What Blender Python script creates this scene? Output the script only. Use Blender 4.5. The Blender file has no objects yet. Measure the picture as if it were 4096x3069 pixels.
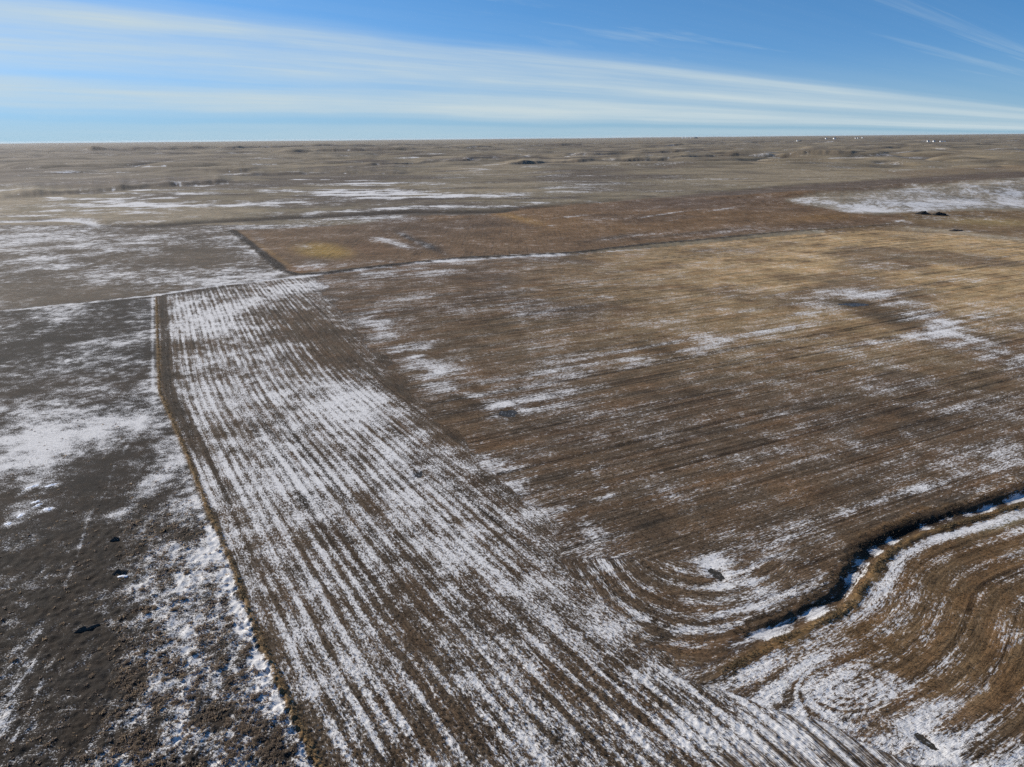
import bpy, math, random
import numpy as np
R = math.radians
rng = np.random.default_rng(7)
random.seed(7)
S = bpy.context.scene
COL = S.collection

# ------------------------------------------------------------------ camera
W0, H0, F = 2211.5, 1657.0, 1535.0          # working picture size and focal length in its pixels
CX, CY = W0 / 2, H0 / 2
CAMH, PITCH, ROLL = 100.0, R(19.07), R(0.50)
_f = np.array([0, math.cos(PITCH), -math.sin(PITCH)])
_r0 = np.array([1.0, 0, 0]); _u0 = np.cross(_r0, _f)
_r = _r0 * math.cos(ROLL) - _u0 * math.sin(ROLL)
_u = _u0 * math.cos(ROLL) + _r0 * math.sin(ROLL)
from mathutils import Matrix, Vector
cam = bpy.data.cameras.new('camera'); camo = bpy.data.objects.new('camera', cam); COL.objects.link(camo)
cam.sensor_width = 36.0; cam.lens = F / W0 * 36.0; cam.clip_start = 0.5; cam.clip_end = 200000.0
camo.matrix_world = Matrix(((_r[0], _u[0], -_f[0], 0), (_r[1], _u[1], -_f[1], 0), (_r[2], _u[2], -_f[2], CAMH), (0, 0, 0, 1)))
S.camera = camo

# ------------------------------------------------------------------ sky and sun
SUN_EL, SUN_AZ = R(24), R(-62)               # azimuth measured from the view direction, negative to the left
world = bpy.data.worlds.new('World'); S.world = world; world.use_nodes = True
wn = world.node_tree.nodes; wl = world.node_tree.links
for n in list(wn): wn.remove(n)
def N(nodes, typ, **kw):
    n = nodes.new(typ)
    for k, v in kw.items(): setattr(n, k, v)
    return n
def math_node(nodes, links, op, a, b=None, c=None, clamp=False):
    n = nodes.new('ShaderNodeMath'); n.operation = op; n.use_clamp = clamp
    for i, v in enumerate((a, b, c)):
        if v is None: continue
        if isinstance(v, (int, float)): n.inputs[i].default_value = v
        else: links.new(v, n.inputs[i])
    return n.outputs[0]
def smooth(nodes, links, v, lo, hi, o0=0.0, o1=1.0):
    n = nodes.new('ShaderNodeMapRange'); n.interpolation_type = 'SMOOTHSTEP'
    links.new(v, n.inputs[0])
    n.inputs[1].default_value = lo; n.inputs[2].default_value = hi
    n.inputs[3].default_value = o0; n.inputs[4].default_value = o1
    return n.outputs[0]
def mixc(nodes, links, fac, a, b, blend='MIX'):
    n = nodes.new('ShaderNodeMix'); n.data_type = 'RGBA'; n.blend_type = blend
    for i, v in ((0, fac), (6, a), (7, b)):
        if isinstance(v, (int, float)): n.inputs[i].default_value = v
        elif isinstance(v, tuple): n.inputs[i].default_value = (*v, 1)
        else: links.new(v, n.inputs[i])
    return n.outputs[2]
def wm(op, a, b=None, c=None, clamp=False): return math_node(wn, wl, op, a, b, c, clamp)
wo = N(wn, 'ShaderNodeOutputWorld'); bg = N(wn, 'ShaderNodeBackground'); bg.inputs[1].default_value = 0.10
sky = N(wn, 'ShaderNodeTexSky', sky_type='NISHITA', sun_disc=False)
sky.sun_elevation = SUN_EL; sky.sun_rotation = SUN_AZ
sky.altitude = 900; sky.air_density = 1.0; sky.dust_density = 0.2; sky.ozone_density = 4.0
tc = N(wn, 'ShaderNodeTexCoord'); sep = N(wn, 'ShaderNodeSeparateXYZ'); wl.new(tc.outputs['Generated'], sep.inputs[0])
dx, dy, dz = sep.outputs
# deepen the blue with height (thin dry winter air)
hsv = N(wn, 'ShaderNodeHueSaturation'); hsv.inputs['Hue'].default_value = 0.5
wl.new(sky.outputs[0], hsv.inputs['Color'])
skv = N(wn, 'ShaderNodeCombineXYZ'); wl.new(dx, skv.inputs[0]); wl.new(dy, skv.inputs[1]); wl.new(wm('ADD', wm('MAXIMUM', dz, 0.0), 0.11), skv.inputs[2])
wl.new(skv.outputs[0], sky.inputs[0])
hsv.inputs['Saturation'].default_value = 1.22
# cirrus: long parallel streaks on a high level sheet, all running to one bearing
CA = R(45)                                   # bearing the streaks run to
den = wm('MAXIMUM', wm('ABSOLUTE', wm('SUBTRACT', wm('MULTIPLY', dy, math.sin(CA)), wm('MULTIPLY', dx, math.cos(CA)))), .02)
tt = wm('DIVIDE', wm('ADD', wm('MAXIMUM', dz, 0.0), .004), den)      # which streak line, 0 at the horizon
azn = wm('ARCTAN2', dx, dy)
def cnoise(sa, sc, detail, rough, w=0.0, dist=0.0):
    cb = N(wn, 'ShaderNodeCombineXYZ')
    wl.new(wm('MULTIPLY', azn, sa), cb.inputs[0]); wl.new(wm('MULTIPLY', tt, sc), cb.inputs[1]); cb.inputs[2].default_value = w
    t = N(wn, 'ShaderNodeTexNoise'); wl.new(cb.outputs[0], t.inputs['Vector'])
    t.inputs['Scale'].default_value = 1; t.inputs['Detail'].default_value = detail; t.inputs['Roughness'].default_value = rough
    t.inputs['Distortion'].default_value = dist
    return t.outputs['Fac']
wob = wm('MULTIPLY', wm('SUBTRACT', cnoise(2.2, 9, 3, .5, 3.1), 0.5), 0.035)
v = wm('ADD', tt, wob)
ramp = N(wn, 'ShaderNodeValToRGB'); ramp.color_ramp.interpolation = 'EASE'
pts = [(0, .28), (.012, .40), (.021, .34), (.029, .08), (.038, .38), (.046, .80), (.060, .84), (.073, .66), (.082, .40), (.092, .56), (.104, .82), (.116, .64), (.127, .56), (.139, .70), (.149, .64), (.160, .26), (.175, .10), (.23, .05), (.4, .04), (.8, .0)]
els = ramp.color_ramp.elements
while len(els) < len(pts): els.new(0.5)
for e, (p_, c_) in zip(els, pts): e.position = p_; e.color = (c_, c_, c_, 1)
wl.new(v, ramp.inputs[0])
streak = cnoise(2.6, 60, 5, 0.62, 1.7)
fine = cnoise(5.0, 190, 5, 0.68, 5.2, 0.6)
patch = cnoise(4.0, 14, 4, 0.55, 7.7)
cov = wm('MULTIPLY', ramp.outputs[0], wm('ADD', wm('ADD', .22, wm('MULTIPLY', streak, 1.45)), wm('MULTIPLY', wm('SUBTRACT', patch, .5), .9)))
cov = wm('ADD', cov, wm('MULTIPLY', wm('MULTIPLY', wm('SUBTRACT', fine, .5), .42), ramp.outputs[0]))
thin = wm('MULTIPLY', wm('MULTIPLY', smooth(wn, wl, cnoise(3.0, 16, 6, .62, 9.0, .5), 0.48, 0.78), 0.36), smooth(wn, wl, tt, .9, .25))
cov = wm('MAXIMUM', cov, thin)
cov = wm('MULTIPLY', cov, 1.0, clamp=True)
hzf = smooth(wn, wl, dz, .11, -.02, 0.0, .80)
base_sky = mixc(wn, wl, hzf, hsv.outputs[0], (2.2, 3.45, 4.15))
skyc = mixc(wn, wl, cov, base_sky, (4.15, 4.95, 5.3))
wl.new(skyc, bg.inputs[0]); wl.new(bg.outputs[0], wo.inputs[0])

sun = bpy.data.lights.new('sun', 'SUN'); suno = bpy.data.objects.new('sun', sun); COL.objects.link(suno)
sun.energy = 4.7; sun.angle = R(0.6); sun.color = (1.0, 0.93, 0.82)
sd = Vector((math.sin(SUN_AZ) * math.cos(SUN_EL), math.cos(SUN_AZ) * math.cos(SUN_EL), math.sin(SUN_EL)))
suno.rotation_euler = (-sd).to_track_quat('-Z', 'Y').to_euler()
suno.location = (0, 0, 300)
S.view_settings.view_transform = 'Standard'; S.view_settings.look = 'None'
S.view_settings.exposure = 0.45; S.view_settings.gamma = 1.0; S.view_settings.use_curve_mapping = False
S.cycles.use_denoising = False
S.cycles.max_bounces = 4; S.cycles.diffuse_bounces = 2

# ------------------------------------------------------------------ helpers
def lin(c):
    c = np.asarray(c, float) / 255.0
    return np.where(c <= 0.04045, c / 12.92, ((c + 0.055) / 1.055) ** 2.4)
def ground_at(U, V, z=0.0):
    U = np.asarray(U, float); V = np.asarray(V, float)
    d = _f[None] + ((U.ravel() - CX) / F)[:, None] * _r[None] + (-(V.ravel() - CY) / F)[:, None] * _u[None]
    t = (z - CAMH) / d[:, 2]
    return (d * t[:, None])[:, :2]
def project(x, y, z):
    dz_ = z - CAMH
    a = x * _f[0] + y * _f[1] + dz_ * _f[2]
    b = x * _r[0] + y * _r[1] + dz_ * _r[2]
    c = x * _u[0] + y * _u[1] + dz_ * _u[2]
    aa = np.maximum(a, 1e-3)
    return np.where(a > 1e-3, CX + F * b / aa, np.sign(b) * 9e3 + CX), np.where(a > 1e-3, CY - F * c / aa, 4000.0), a
_perm = rng.permutation(4096).astype(np.int32); _ga = rng.uniform(0, 2 * np.pi, 4096)
_gx = np.cos(_ga).astype(np.float32); _gy = np.sin(_ga).astype(np.float32)
def pn(x, y, seed=0):
    """gradient noise, about -0.7..0.7"""
    x = np.asarray(x, np.float64) + seed * 37.17; y = np.asarray(y, np.float64) + seed * 91.7
    xi = np.floor(x); yi = np.floor(y); fx = (x - xi).astype(np.float32); fy = (y - yi).astype(np.float32)
    xi = xi.astype(np.int32) & 4095; yi = yi.astype(np.int32) & 4095
    x1 = (xi + 1) & 4095; y1 = (yi + 1) & 4095
    def g(a, b, ox, oy):
        h = _perm[(a + _perm[b]) & 4095]
        return _gx[h] * (fx - ox) + _gy[h] * (fy - oy)
    u = fx * fx * fx * (fx * (fx * 6 - 15) + 10); w = fy * fy * fy * (fy * (fy * 6 - 15) + 10)
    a = g(xi, yi, 0, 0); b = g(x1, yi, 1, 0); c = g(xi, y1, 0, 1); d = g(x1, y1, 1, 1)
    return (a + (b - a) * u) * (1 - w) + (c + (d - c) * u) * w
def fbm(x, y, octs=4, gain=0.5, seed=0):
    s = 0; a = 1.0
    for i in range(octs):
        s = s + a * pn(x * 2 ** i, y * 2 ** i, seed + i * 3); a *= gain
    return s
def ss(x, a, b):
    t = np.clip((x - a) / (b - a), 0, 1); return t * t * (3 - 2 * t)
def seg_dist(x, y, pts):
    """distance to a polyline, signed side (+ = right hand of its direction), and length along it"""
    best = np.full(x.shape, 1e12); side = np.zeros(x.shape); along = np.zeros(x.shape); L = 0.0
    for (ax, ay), (bx, by) in zip(pts[:-1], pts[1:]):
        ex, ey = bx - ax, by - ay; ll = math.hypot(ex, ey)
        t = np.clip(((x - ax) * ex + (y - ay) * ey) / (ll * ll), 0, 1)
        qx = x - (ax + t * ex); qy = y - (ay + t * ey); d2 = qx * qx + qy * qy
        m = d2 < best
        best = np.where(m, d2, best)
        side = np.where(m, np.sign(qx * ey - qy * ex), side); along = np.where(m, L + t * ll, along); L += ll
    return np.sqrt(best), side, along
def inside(px, py, poly):
    r = np.zeros(px.shape, bool); n = len(poly)
    for i in range(n):
        x0, y0 = poly[i]; x1, y1 = poly[(i + 1) % n]
        if y0 == y1: continue
        c = (y0 > py) != (y1 > py)
        r ^= c & (px < (x1 - x0) * (py - y0) / (y1 - y0) + x0)
    return r
def densify(pts, step=None, n=10):
    """Catmull-Rom through points"""
    P = np.asarray(pts, float); out = []
    P = np.vstack([2 * P[0] - P[1], P, 2 * P[-1] - P[-2]])
    for i in range(1, len(P) - 2):
        a, b, c, d = P[i - 1], P[i], P[i + 1], P[i + 2]
        for t in np.linspace(0, 1, n, endpoint=False):
            out.append(0.5 * ((2 * b) + (-a + c) * t + (2 * a - 5 * b + 4 * c - d) * t * t + (-a + 3 * b - 3 * c + d) * t ** 3))
    out.append(P[-2]); return np.array(out)
def G(*pts):                                 # picture points -> ground points
    P = np.array(pts, float); return ground_at(P[:, 0], P[:, 1])
def props(o, label=None, cat=None, group=None, kind=None):
    if label: o['label'] = label
    if cat: o['category'] = cat
    if group: o['group'] = group
    if kind: o['kind'] = kind
    return o

# ------------------------------------------------------------------ lines of the land (traced once, laid on the ground)
FENCE = G((338, 640), (345, 845), (372, 905), (408, 990), (452, 1105), (500, 1215), (548, 1350), (580, 1420), (628, 1530), (672, 1620), (720, 1720), (800, 1880))
TRACK = G((-420, 716), (0, 671), (170, 655), (338, 636), (480, 614), (625, 600), (745, 588), (900, 568), (1050, 559), (1200, 549), (1400, 532), (1560, 519), (1700, 507))
FURROW = G((500, 497), (545, 528), (592, 568), (612, 585), (640, 593), (700, 590), (800, 577), (900, 566), (1000, 556), (1120, 551), (1250, 542), (1400, 524), (1560, 512), (1690, 501), (1790, 495), (1900, 489))
DITCH = densify(G((1455, 1458), (1520, 1440), (1590, 1402), (1650, 1368), (1705, 1345), (1775, 1312), (1822, 1275), (1850, 1235), (1880, 1195), (1930, 1160), (2010, 1130), (2090, 1108), (2180, 1080), (2300, 1040), (2500, 985)), n=5)
SPLIT = G((690, 600), (735, 680), (800, 745), (860, 815), (930, 900), (1010, 965), (1110, 1050), (1200, 1160), (1290, 1290), (1390, 1400), (1480, 1462))
STRIPG = densify(G((345, 600), (350, 700), (354, 800), (366, 880), (402, 980), (452, 1105), (560, 1370), (724, 1720), (900, 2080)), n=6)
CREEK = G((-300, 487), (0, 480), (60, 479), (120, 476), (180, 478), (230, 486), (330, 487), (450, 478), (600, 470), (760, 464), (900, 458), (1000, 459), (1080, 458), (1180, 448), (1300, 437), (1420, 424), (1700, 402), (2000, 380), (2300, 365))

# ------------------------------------------------------------------ ground grid (rings round the drone's ground point)
az_f = np.linspace(-46, 46, 1020); az_c = np.linspace(46, 314, 46)[1:-1]
AZ = np.radians(np.concatenate([az_f, az_c]))
d = 74.0; RD = [2.0, 20.0, 45.0, 62.0]
while d < 75000:
    RD.append(d)
    st = min(R(0.072) * (d * d + CAMH ** 2) / CAMH, 0.0085 * d)
    if d > 14000: st = 0.03 * d
    d += st
RD = np.array(RD); NA, NR = len(AZ), len(RD)
X = (RD[:, None] * np.sin(AZ)[None]); Y = (RD[:, None] * np.cos(AZ)[None])
D = np.repeat(RD[:, None], NA, 1); A = np.repeat(AZ[None], NR, 0); A = np.where(A > np.pi, A - 2 * np.pi, A)
sp = np.gradient(RD)[:, None] * np.ones((1, NA))                 # radial spacing
sh = X.shape
X = X.ravel(); Y = Y.ravel(); D = D.ravel(); A = A.ravel(); SPC = np.maximum(sp.ravel(), D * R(0.09))

def fbl(lx, ly, octs, gain, seed):
    s_ = 0; a_ = 1.0
    for i in range(octs):
        l_ = min(lx, ly) / 2 ** i; f_ = 1 - ss(SPC, l_ / 3.2, l_ / 1.7)
        m_ = f_ > 0
        if m_.all(): s_ = s_ + a_ * f_ * pn(X * 2 ** i / lx, Y * 2 ** i / ly, seed + i * 3)
        elif m_.any():
            t_ = np.zeros(X.shape); t_[m_] = a_ * f_[m_] * pn(X[m_] * 2 ** i / lx, Y[m_] * 2 ** i / ly, seed + i * 3); s_ = s_ + t_
        a_ *= gain
    return s_
# distances to lines (only near the lines matters)
def near_dist(pts, pad=400):
    lo = pts.min(0) - pad; hi = pts.max(0) + pad
    m = (X > lo[0]) & (X < hi[0]) & (Y > lo[1]) & (Y < hi[1])
    dd = np.full(X.shape, 1e6); sd_ = np.zeros(X.shape); aa = np.zeros(X.shape)
    a, b, c = seg_dist(X[m], Y[m], pts); dd[m] = a; sd_[m] = b; aa[m] = c
    return dd, sd_, aa
dF, sF, aF = near_dist(FENCE, 900)
dT, sT, aT = near_dist(TRACK, 300)
dU, sU, aU = near_dist(FURROW, 200)
dD, sD, aD = near_dist(DITCH, 120)
dC, sC, aC = near_dist(CREEK, 500)
dG, sG, aG = near_dist(STRIPG, 900)
dS, sS, aS = near_dist(SPLIT, 200)

# ------------------------------------------------------------------ heights
def height_big(x, y, dist, az):
    h = 2.2 * fbm(x / 420, y / 420, 3, .5, 1) * ss(dist, 60, 500)
    h = h + ss(dist, 900, 3500) * 9 * fbm(x / 1500, y / 1500, 4, .5, 5)
    h = h + ss(dist, 1100, 2800) * (11 + 9 * ss(dist, 3000, 8000)) * (1 - .7 * ss(dist, 12000, 16000)) * fbm(x / 620, y / 460, 3, .45, 25)
    h = h + ss(dist, 5000, 14000) * 24 * fbm(x / 7000, y / 7000, 2, .4, 15)
    # gentle rise of the land to the right far off
    h = h + 55 * ss(dist, 5000, 20000) * ss(az, R(-5), R(40))
    return h
H = height_big(X, Y, D, A)
# snow-dusted hill on the right
hc = ground_at([2080], [428])[0]
hx, hy = X - hc[0], Y - hc[1]
ca, sa = math.cos(R(-22)), math.sin(R(-22))
q1 = hx * ca - hy * sa; q2 = hx * sa + hy * ca
hill = 26 * np.exp(-(q1 / 420) ** 2 - (q2 / 150) ** 2) * (1 + .55 * fbm((q1 + .9 * q2) / 95, q2 / 260, 3, .5, 26))
H = H + hill
# coulee scarps: (list of picture points of the foot, height, width, decay)
SCARPS = [
    ([(-60, 432), (60, 428), (130, 424), (260, 415), (330, 408), (470, 400), (560, 396)], 9, 45, 500),
    ([(300, 376), (420, 371), (520, 371), (620, 364)], 6, 50, 500),
    ([(470, 386), (560, 378), (700, 372), (860, 372), (930, 366)], 7, 50, 600),
    ([(720, 366), (850, 357), (960, 349), (1060, 342), (1200, 332)], 8, 80, 900),
    ([(1050, 361), (1180, 352), (1260, 350), (1340, 346), (1420, 345), (1560, 337), (1700, 334), (1840, 334), (1920, 328), (2040, 322)], 13, 70, 900),
    ([(560, 330), (700, 326), (860, 324), (1000, 320), (1100, 317)], 24, 120, 1500),
    ([(1150, 338), (1300, 336), (1420, 332), (1540, 327)], 11, 80, 900),
    ([(60, 326), (200, 325), (420, 322), (640, 317), (820, 314), (980, 311)], 34, 200, 3000),
    ([(1250, 319), (1400, 317), (1560, 311), (1700, 306)], 18, 120, 1500),
    ([(1000, 316), (1180, 314), (1300, 312), (1500, 311)], 20, 120, 1800),
    ([(1640, 325), (1800, 324), (2000, 318), (2211, 312)], 12, 90, 1200),
]
SCM = np.zeros(X.shape); SCG = np.zeros(X.shape)
for k, (pts, hh, ww, dec) in enumerate(SCARPS):
    P = ground_at(*np.array(pts, float).T); th = np.arctan2(P[:, 0], P[:, 1]); rr = np.hypot(P[:, 0], P[:, 1])
    m = (A > th[0] - .02) & (A < th[-1] + .02) & (D > rr.min() * 0.7)
    a = A[m]; rs = np.interp(a, th, np.log(rr))
    tap = ss(a, th[0], th[0] + .05) * (1 - ss(a, th[-1] - .05, th[-1]))
    gul = fbm(a * 55, a * 0 + k, 4, .6, 40 + k)
    rs = np.exp(rs) * (1 + .010 * gul + .02 * pn(a * 16, a * 0 + k, 90))
    t = D[m] - rs
    amp = 1.15 * hh * tap * (0.72 + 0.8 * fbm(a * 22, a * 0 + 3.3 * k, 3, .55, 60 + k))
    amp = np.maximum(amp, 0)
    wloc = max(ww, 75) * 1.1 * (1 + 0.5 * pn(a * 60, a * 0 + k, 77))
    st = ss(t, 0, wloc)
    H[m] += amp * st * np.exp(-np.maximum(t - wloc, 0) / dec)
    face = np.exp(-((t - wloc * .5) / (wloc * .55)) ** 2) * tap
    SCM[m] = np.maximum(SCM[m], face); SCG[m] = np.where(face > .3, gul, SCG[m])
# net of shallow coulees cut into the far prairie
GUL = np.zeros(X.shape); fm = D > 1500
for lx, ly, amp_, wd, sd_n in ((1500, 1100, 26, .075, 27), (620, 520, 13, .085, 29)):
    xs, ys, ds = X[fm], Y[fm], D[fm]
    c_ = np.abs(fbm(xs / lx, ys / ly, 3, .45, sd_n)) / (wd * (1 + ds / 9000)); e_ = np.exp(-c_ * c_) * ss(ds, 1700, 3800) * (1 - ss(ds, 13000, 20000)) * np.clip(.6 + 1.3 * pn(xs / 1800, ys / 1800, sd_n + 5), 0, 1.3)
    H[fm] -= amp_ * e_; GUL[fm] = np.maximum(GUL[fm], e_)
# creek cut, ditch, banks, furrow, track
H = H - 2.2 * np.exp(-(dC / 14) ** 2) * ss(D, 300, 700)
dD0 = dD.copy(); wob_d = 1 + .5 * pn(aD / 9, aD * 0, 5); dD = np.where(dD < 100, dD * (1 + .45 * pn(aD / 11, aD * 0 + sD, 92) + .3 * pn(X / 2.6, Y / 2.6, 93)), dD)
ditch_depth = 1.05 * ss(aD, 4, 45) * wob_d
H = H - ditch_depth * (1 - ss(dD, .7, 2.5))
H = H + 0.35 * np.exp(-((dD - 3.2) / .9) ** 2) * (sD > 0) * ss(aD, 4, 40) * (1 + pn(aD / 6, aD * 0, 6))
H = H + 0.3 * np.exp(-((dD - 4.6) / 1.6) ** 2) * (sD < 0) * ss(aD, 40, 90)
H = H + 0.35 * np.exp(-(dF / 0.8) ** 2) * (0.75 + .6 * pn(aF / 5, aF * 0, 8))
H = H - 0.25 * np.exp(-(dT / 2.0) ** 2)
H = H + np.where(dU < 40, 0.4 * np.exp(-((dU - 1.5) / 2.6) ** 2) * (1 + .8 * pn(X / 5, Y / 5, 9)), 0)

U, V, DEP = project(X, Y, H)

# ------------------------------------------------------------------ regions
left_of_fence = (sF > 0)
fieldpoly = np.vstack([G((338, 640)), G((480, 614), (625, 600), (745, 588), (900, 568), (1050, 559), (1200, 549), (1400, 532), (1560, 519), (1700, 508), (1900, 498), (2050, 505), (2211, 520), (2700, 560), (3600, 640)), [[520, 60], [420, -160], [0, -160]], FENCE[::-1]])
FIELD = inside(X, Y, [tuple(p) for p in fieldpoly])
tr_below = (sT > 0)                            # camera side of the track
cpoly = G((500, 496), (545, 528), (592, 568), (612, 585), (640, 592), (800, 576), (1000, 555), (1250, 541), (1400, 523), (1690, 500), (1900, 488), (1960, 476), (1900, 464), (1830, 459), (1760, 442), (1690, 430), (1560, 428), (1400, 432), (1250, 440), (1120, 452), (1090, 460), (1040, 466), (940, 466), (860, 470), (780, 482), (640, 490))
CFIELD = inside(X, Y, [tuple(p) for p in cpoly]) & ~FIELD
hpoly = [(1690, 430), (1800, 421), (1900, 414), (2000, 402), (2060, 396), (2160, 387), (2300, 380), (2300, 448), (2100, 452), (1990, 458), (1900, 462), (1840, 460), (1760, 445)]
HILL = inside(U, V, hpoly) & ~FIELD; CFIELD = CFIELD & ~HILL
near = D < 1e4
far_left = (~FIELD) & (~CFIELD) & (dC > 0)
PAST = (~FIELD) & (~CFIELD) & (V > 486) & (A < 0.08) & (A > -1.2)
PAST_UP = PAST & ((dT < 1e5) & (sT < 0))
PAST_LO = PAST & ~PAST_UP

def soft(mk, kr=2, ka=3):
    a_ = mk.astype(np.float32).reshape(NR, NA)
    for ax, k_ in ((0, kr), (1, ka)):
        a_ = sum(np.roll(a_, i_, ax) for i_ in range(-k_, k_ + 1)) / (2 * k_ + 1)
    return a_.ravel()
# ------------------------------------------------------------------ row directions
def rowcoord(az):
    s, c = math.sin(az), math.cos(az)
    return X * c - Y * s, X * s + Y * c        # across, along
RA, RB = R(-33.5), R(63)
acA, alA = rowcoord(RA); acB, alB = rowcoord(RB)
sdS = sS * dS + 9 * fbm(X / 22, Y / 22, 3, .6, 38)
inA = FIELD & (((dS < 1e5) & (sdS > 0) & (V < 1462)) | ((V >= 1462) & ~(sD > 0)) | ((V < 1462) & (dS > 1e5) & (U < 1000)))
low_right = FIELD & (sD > 0) & (dD < 1e5)      # camera side of the ditch
# lower right: strips along A direction near the bottom centre, B further right
lowB = FIELD & (((U - 1480) * 0.327 + (V - 1460) * -0.945 + 60 * pn(X / 14, Y / 14, 3)) > -6) & ((dD > 0) & (sD > 0) | (U > 2300))
lowA = FIELD & ~lowB & (V > 1440)
inA = (inA | lowA) & ~lowB
bend = np.where(dG < 1e5, dG, 300)

# ------------------------------------------------------------------ paint: soil colour + snow cover
SOIL = np.zeros((X.size, 3)); SNOW = np.zeros(X.size)
def setc(m, c): SOIL[m] = c
def blend(w, c): 
    global SOIL
    w = np.clip(w, 0, 1)[:, None]; SOIL = SOIL * (1 - w) + np.asarray(c)[None] * w
K = 1.22                                        # picture brightness -> surface reflectance
def pc(r, g, b, k=1.0):
    c = lin((r, g, b)) * K * k * np.array([1, .985, .90]); g_ = c.mean(); return g_ + (c - g_) * .98
def bl(u, v, ru, rv, ang=0.0, p=2):
    a = R(ang); ca_, sa_ = math.cos(a), math.sin(a); eu = 2.8 * math.hypot(ru * ca_, rv * sa_); ev = 2.8 * math.hypot(ru * sa_, rv * ca_)
    k_ = np.flatnonzero((U > u - eu) & (U < u + eu) & (V > v - ev) & (V < v + ev)); out = np.zeros(U.shape)
    du = U[k_] - u; dv = V[k_] - v; q = ((du * ca_ + dv * sa_) / ru) ** 2 + ((-du * sa_ + dv * ca_) / rv) ** 2
    out[k_] = np.exp(-q) if p == 2 else np.exp(-q ** 2); return out
n_big = fbl(160, 160, 4, .55, 11); n_mid = fbl(38, 38, 4, .55, 12); n_sm = fbl(9, 9, 3, .55, 13)
n_far = fbl(700, 700, 5, .6, 14); n_far2 = fbl(260, 260, 4, .6, 17)
streakB = fbm(acB / 7, alB / 120, 3, .6, 21); streakB2 = fbm(acB / 2.2, alB / 60, 2, .6, 22)
streakA = fbm(acA / 3, alA / 40, 3, .6, 23)

# far prairie
setc(slice(None), pc(123, 114, 97))
n_ani = fbl(420, 150, 5, .62, 18)
bits = ss(fbl(240, 110, 4, .6, 24), .30, .48)
SNOW[:] = 0.02 + .30 * n_far2 + .12 * n_mid + .32 * n_ani + .30 * bits * (V > 318)
blend(.8 * ss(n_far + .5 * n_ani, -.1, .5), pc(86, 77, 70)); blend(.65 * ss(-n_far - .4 * n_ani, 0, .5), pc(146, 135, 118)); blend(.75 * ss(fbl(300, 90, 4, .6, 19), .1, .5), pc(74, 66, 61))
blend(.6 * ss(U, 1200, 2000) * ss(V, 300, 330) * (V < 420), pc(138, 126, 104))
blend(.5 * (V < 400) * (1 - ss(U, 0, 700)), pc(112, 104, 99))
farB = (V < 470) & (V > 385) & (U < 1300)
SNOW += farB * (.22 * n_mid + .20 * n_sm + .10 * (1 - ss(U, 900, 1400)) * ss(V, 385, 440) + .1 * n_far2)
for (u, v, ru, rv, a) in [(620, 415, 420, 14, .30), (250, 442, 220, 18, .32), (560, 440, 260, 16, .34), (900, 425, 180, 7, .26), (750, 398, 300, 6, .2), (1100, 372, 160, 8, .22), (300, 462, 260, 10, .22), (1060, 440, 160, 6, .3), (1750, 425, 100, 10, .1)]:
    SNOW += a * bl(u, v, ru, rv) * np.clip(.15 + 2.2 * n_ani + 1.6 * n_mid, -.3, 1.6)
blend(.8 * bl(60, 500, 300, 14), pc(118, 110, 102))
# brown bands on the right
for poly, c, k in [([(1250, 440), (1450, 424), (1700, 401), (2000, 381), (2300, 364), (2300, 386), (2060, 396), (1900, 412), (1690, 430), (1500, 430)], (92, 80, 70), .95),
                   ([(1900, 372), (2300, 350), (2300, 362), (1960, 383)], (120, 104, 84), .7)]:
    m = soft(inside(U, V, poly), 2, 4); blend(m * k, pc(*c)); SNOW *= (1 - .75 * m)
# upper pasture between creek and track
m = PAST_UP.astype(float)
blend(m * .95, pc(88, 79, 70))
SNOW = np.where(PAST_UP, .34 + .36 * n_mid + .34 * n_sm + .18 * n_big, SNOW)
for (u, v, ru, rv, a) in [(330, 500, 110, 14, -.1), (400, 562, 170, 16, -.28), (200, 640, 240, 22, -.42), (430, 545, 90, 20, -.25), (60, 515, 200, 18, .22), (120, 570, 160, 16, .12), (560, 560, 60, 30, .12), (300, 610, 150, 12, .05), (120, 633, 80, 4, .25), (520, 600, 90, 10, .12)]:
    SNOW += m * a * bl(u, v, ru, rv)
# dark creek band and ice
ck = np.exp(-(dC / 26) ** 2) * ss(U, 150, 330) * (1 - ss(U, 1050, 1250)); blend(.9 * ck, pc(52, 45, 40)); SNOW -= .35 * ck
SNOW += .22 * np.exp(-((dC - 60) / 30) ** 2) * (sC < 0) * ss(U, 400, 700) * (1 - ss(U, 1150, 1250)) * (1 + 1.4 * n_mid)
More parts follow.
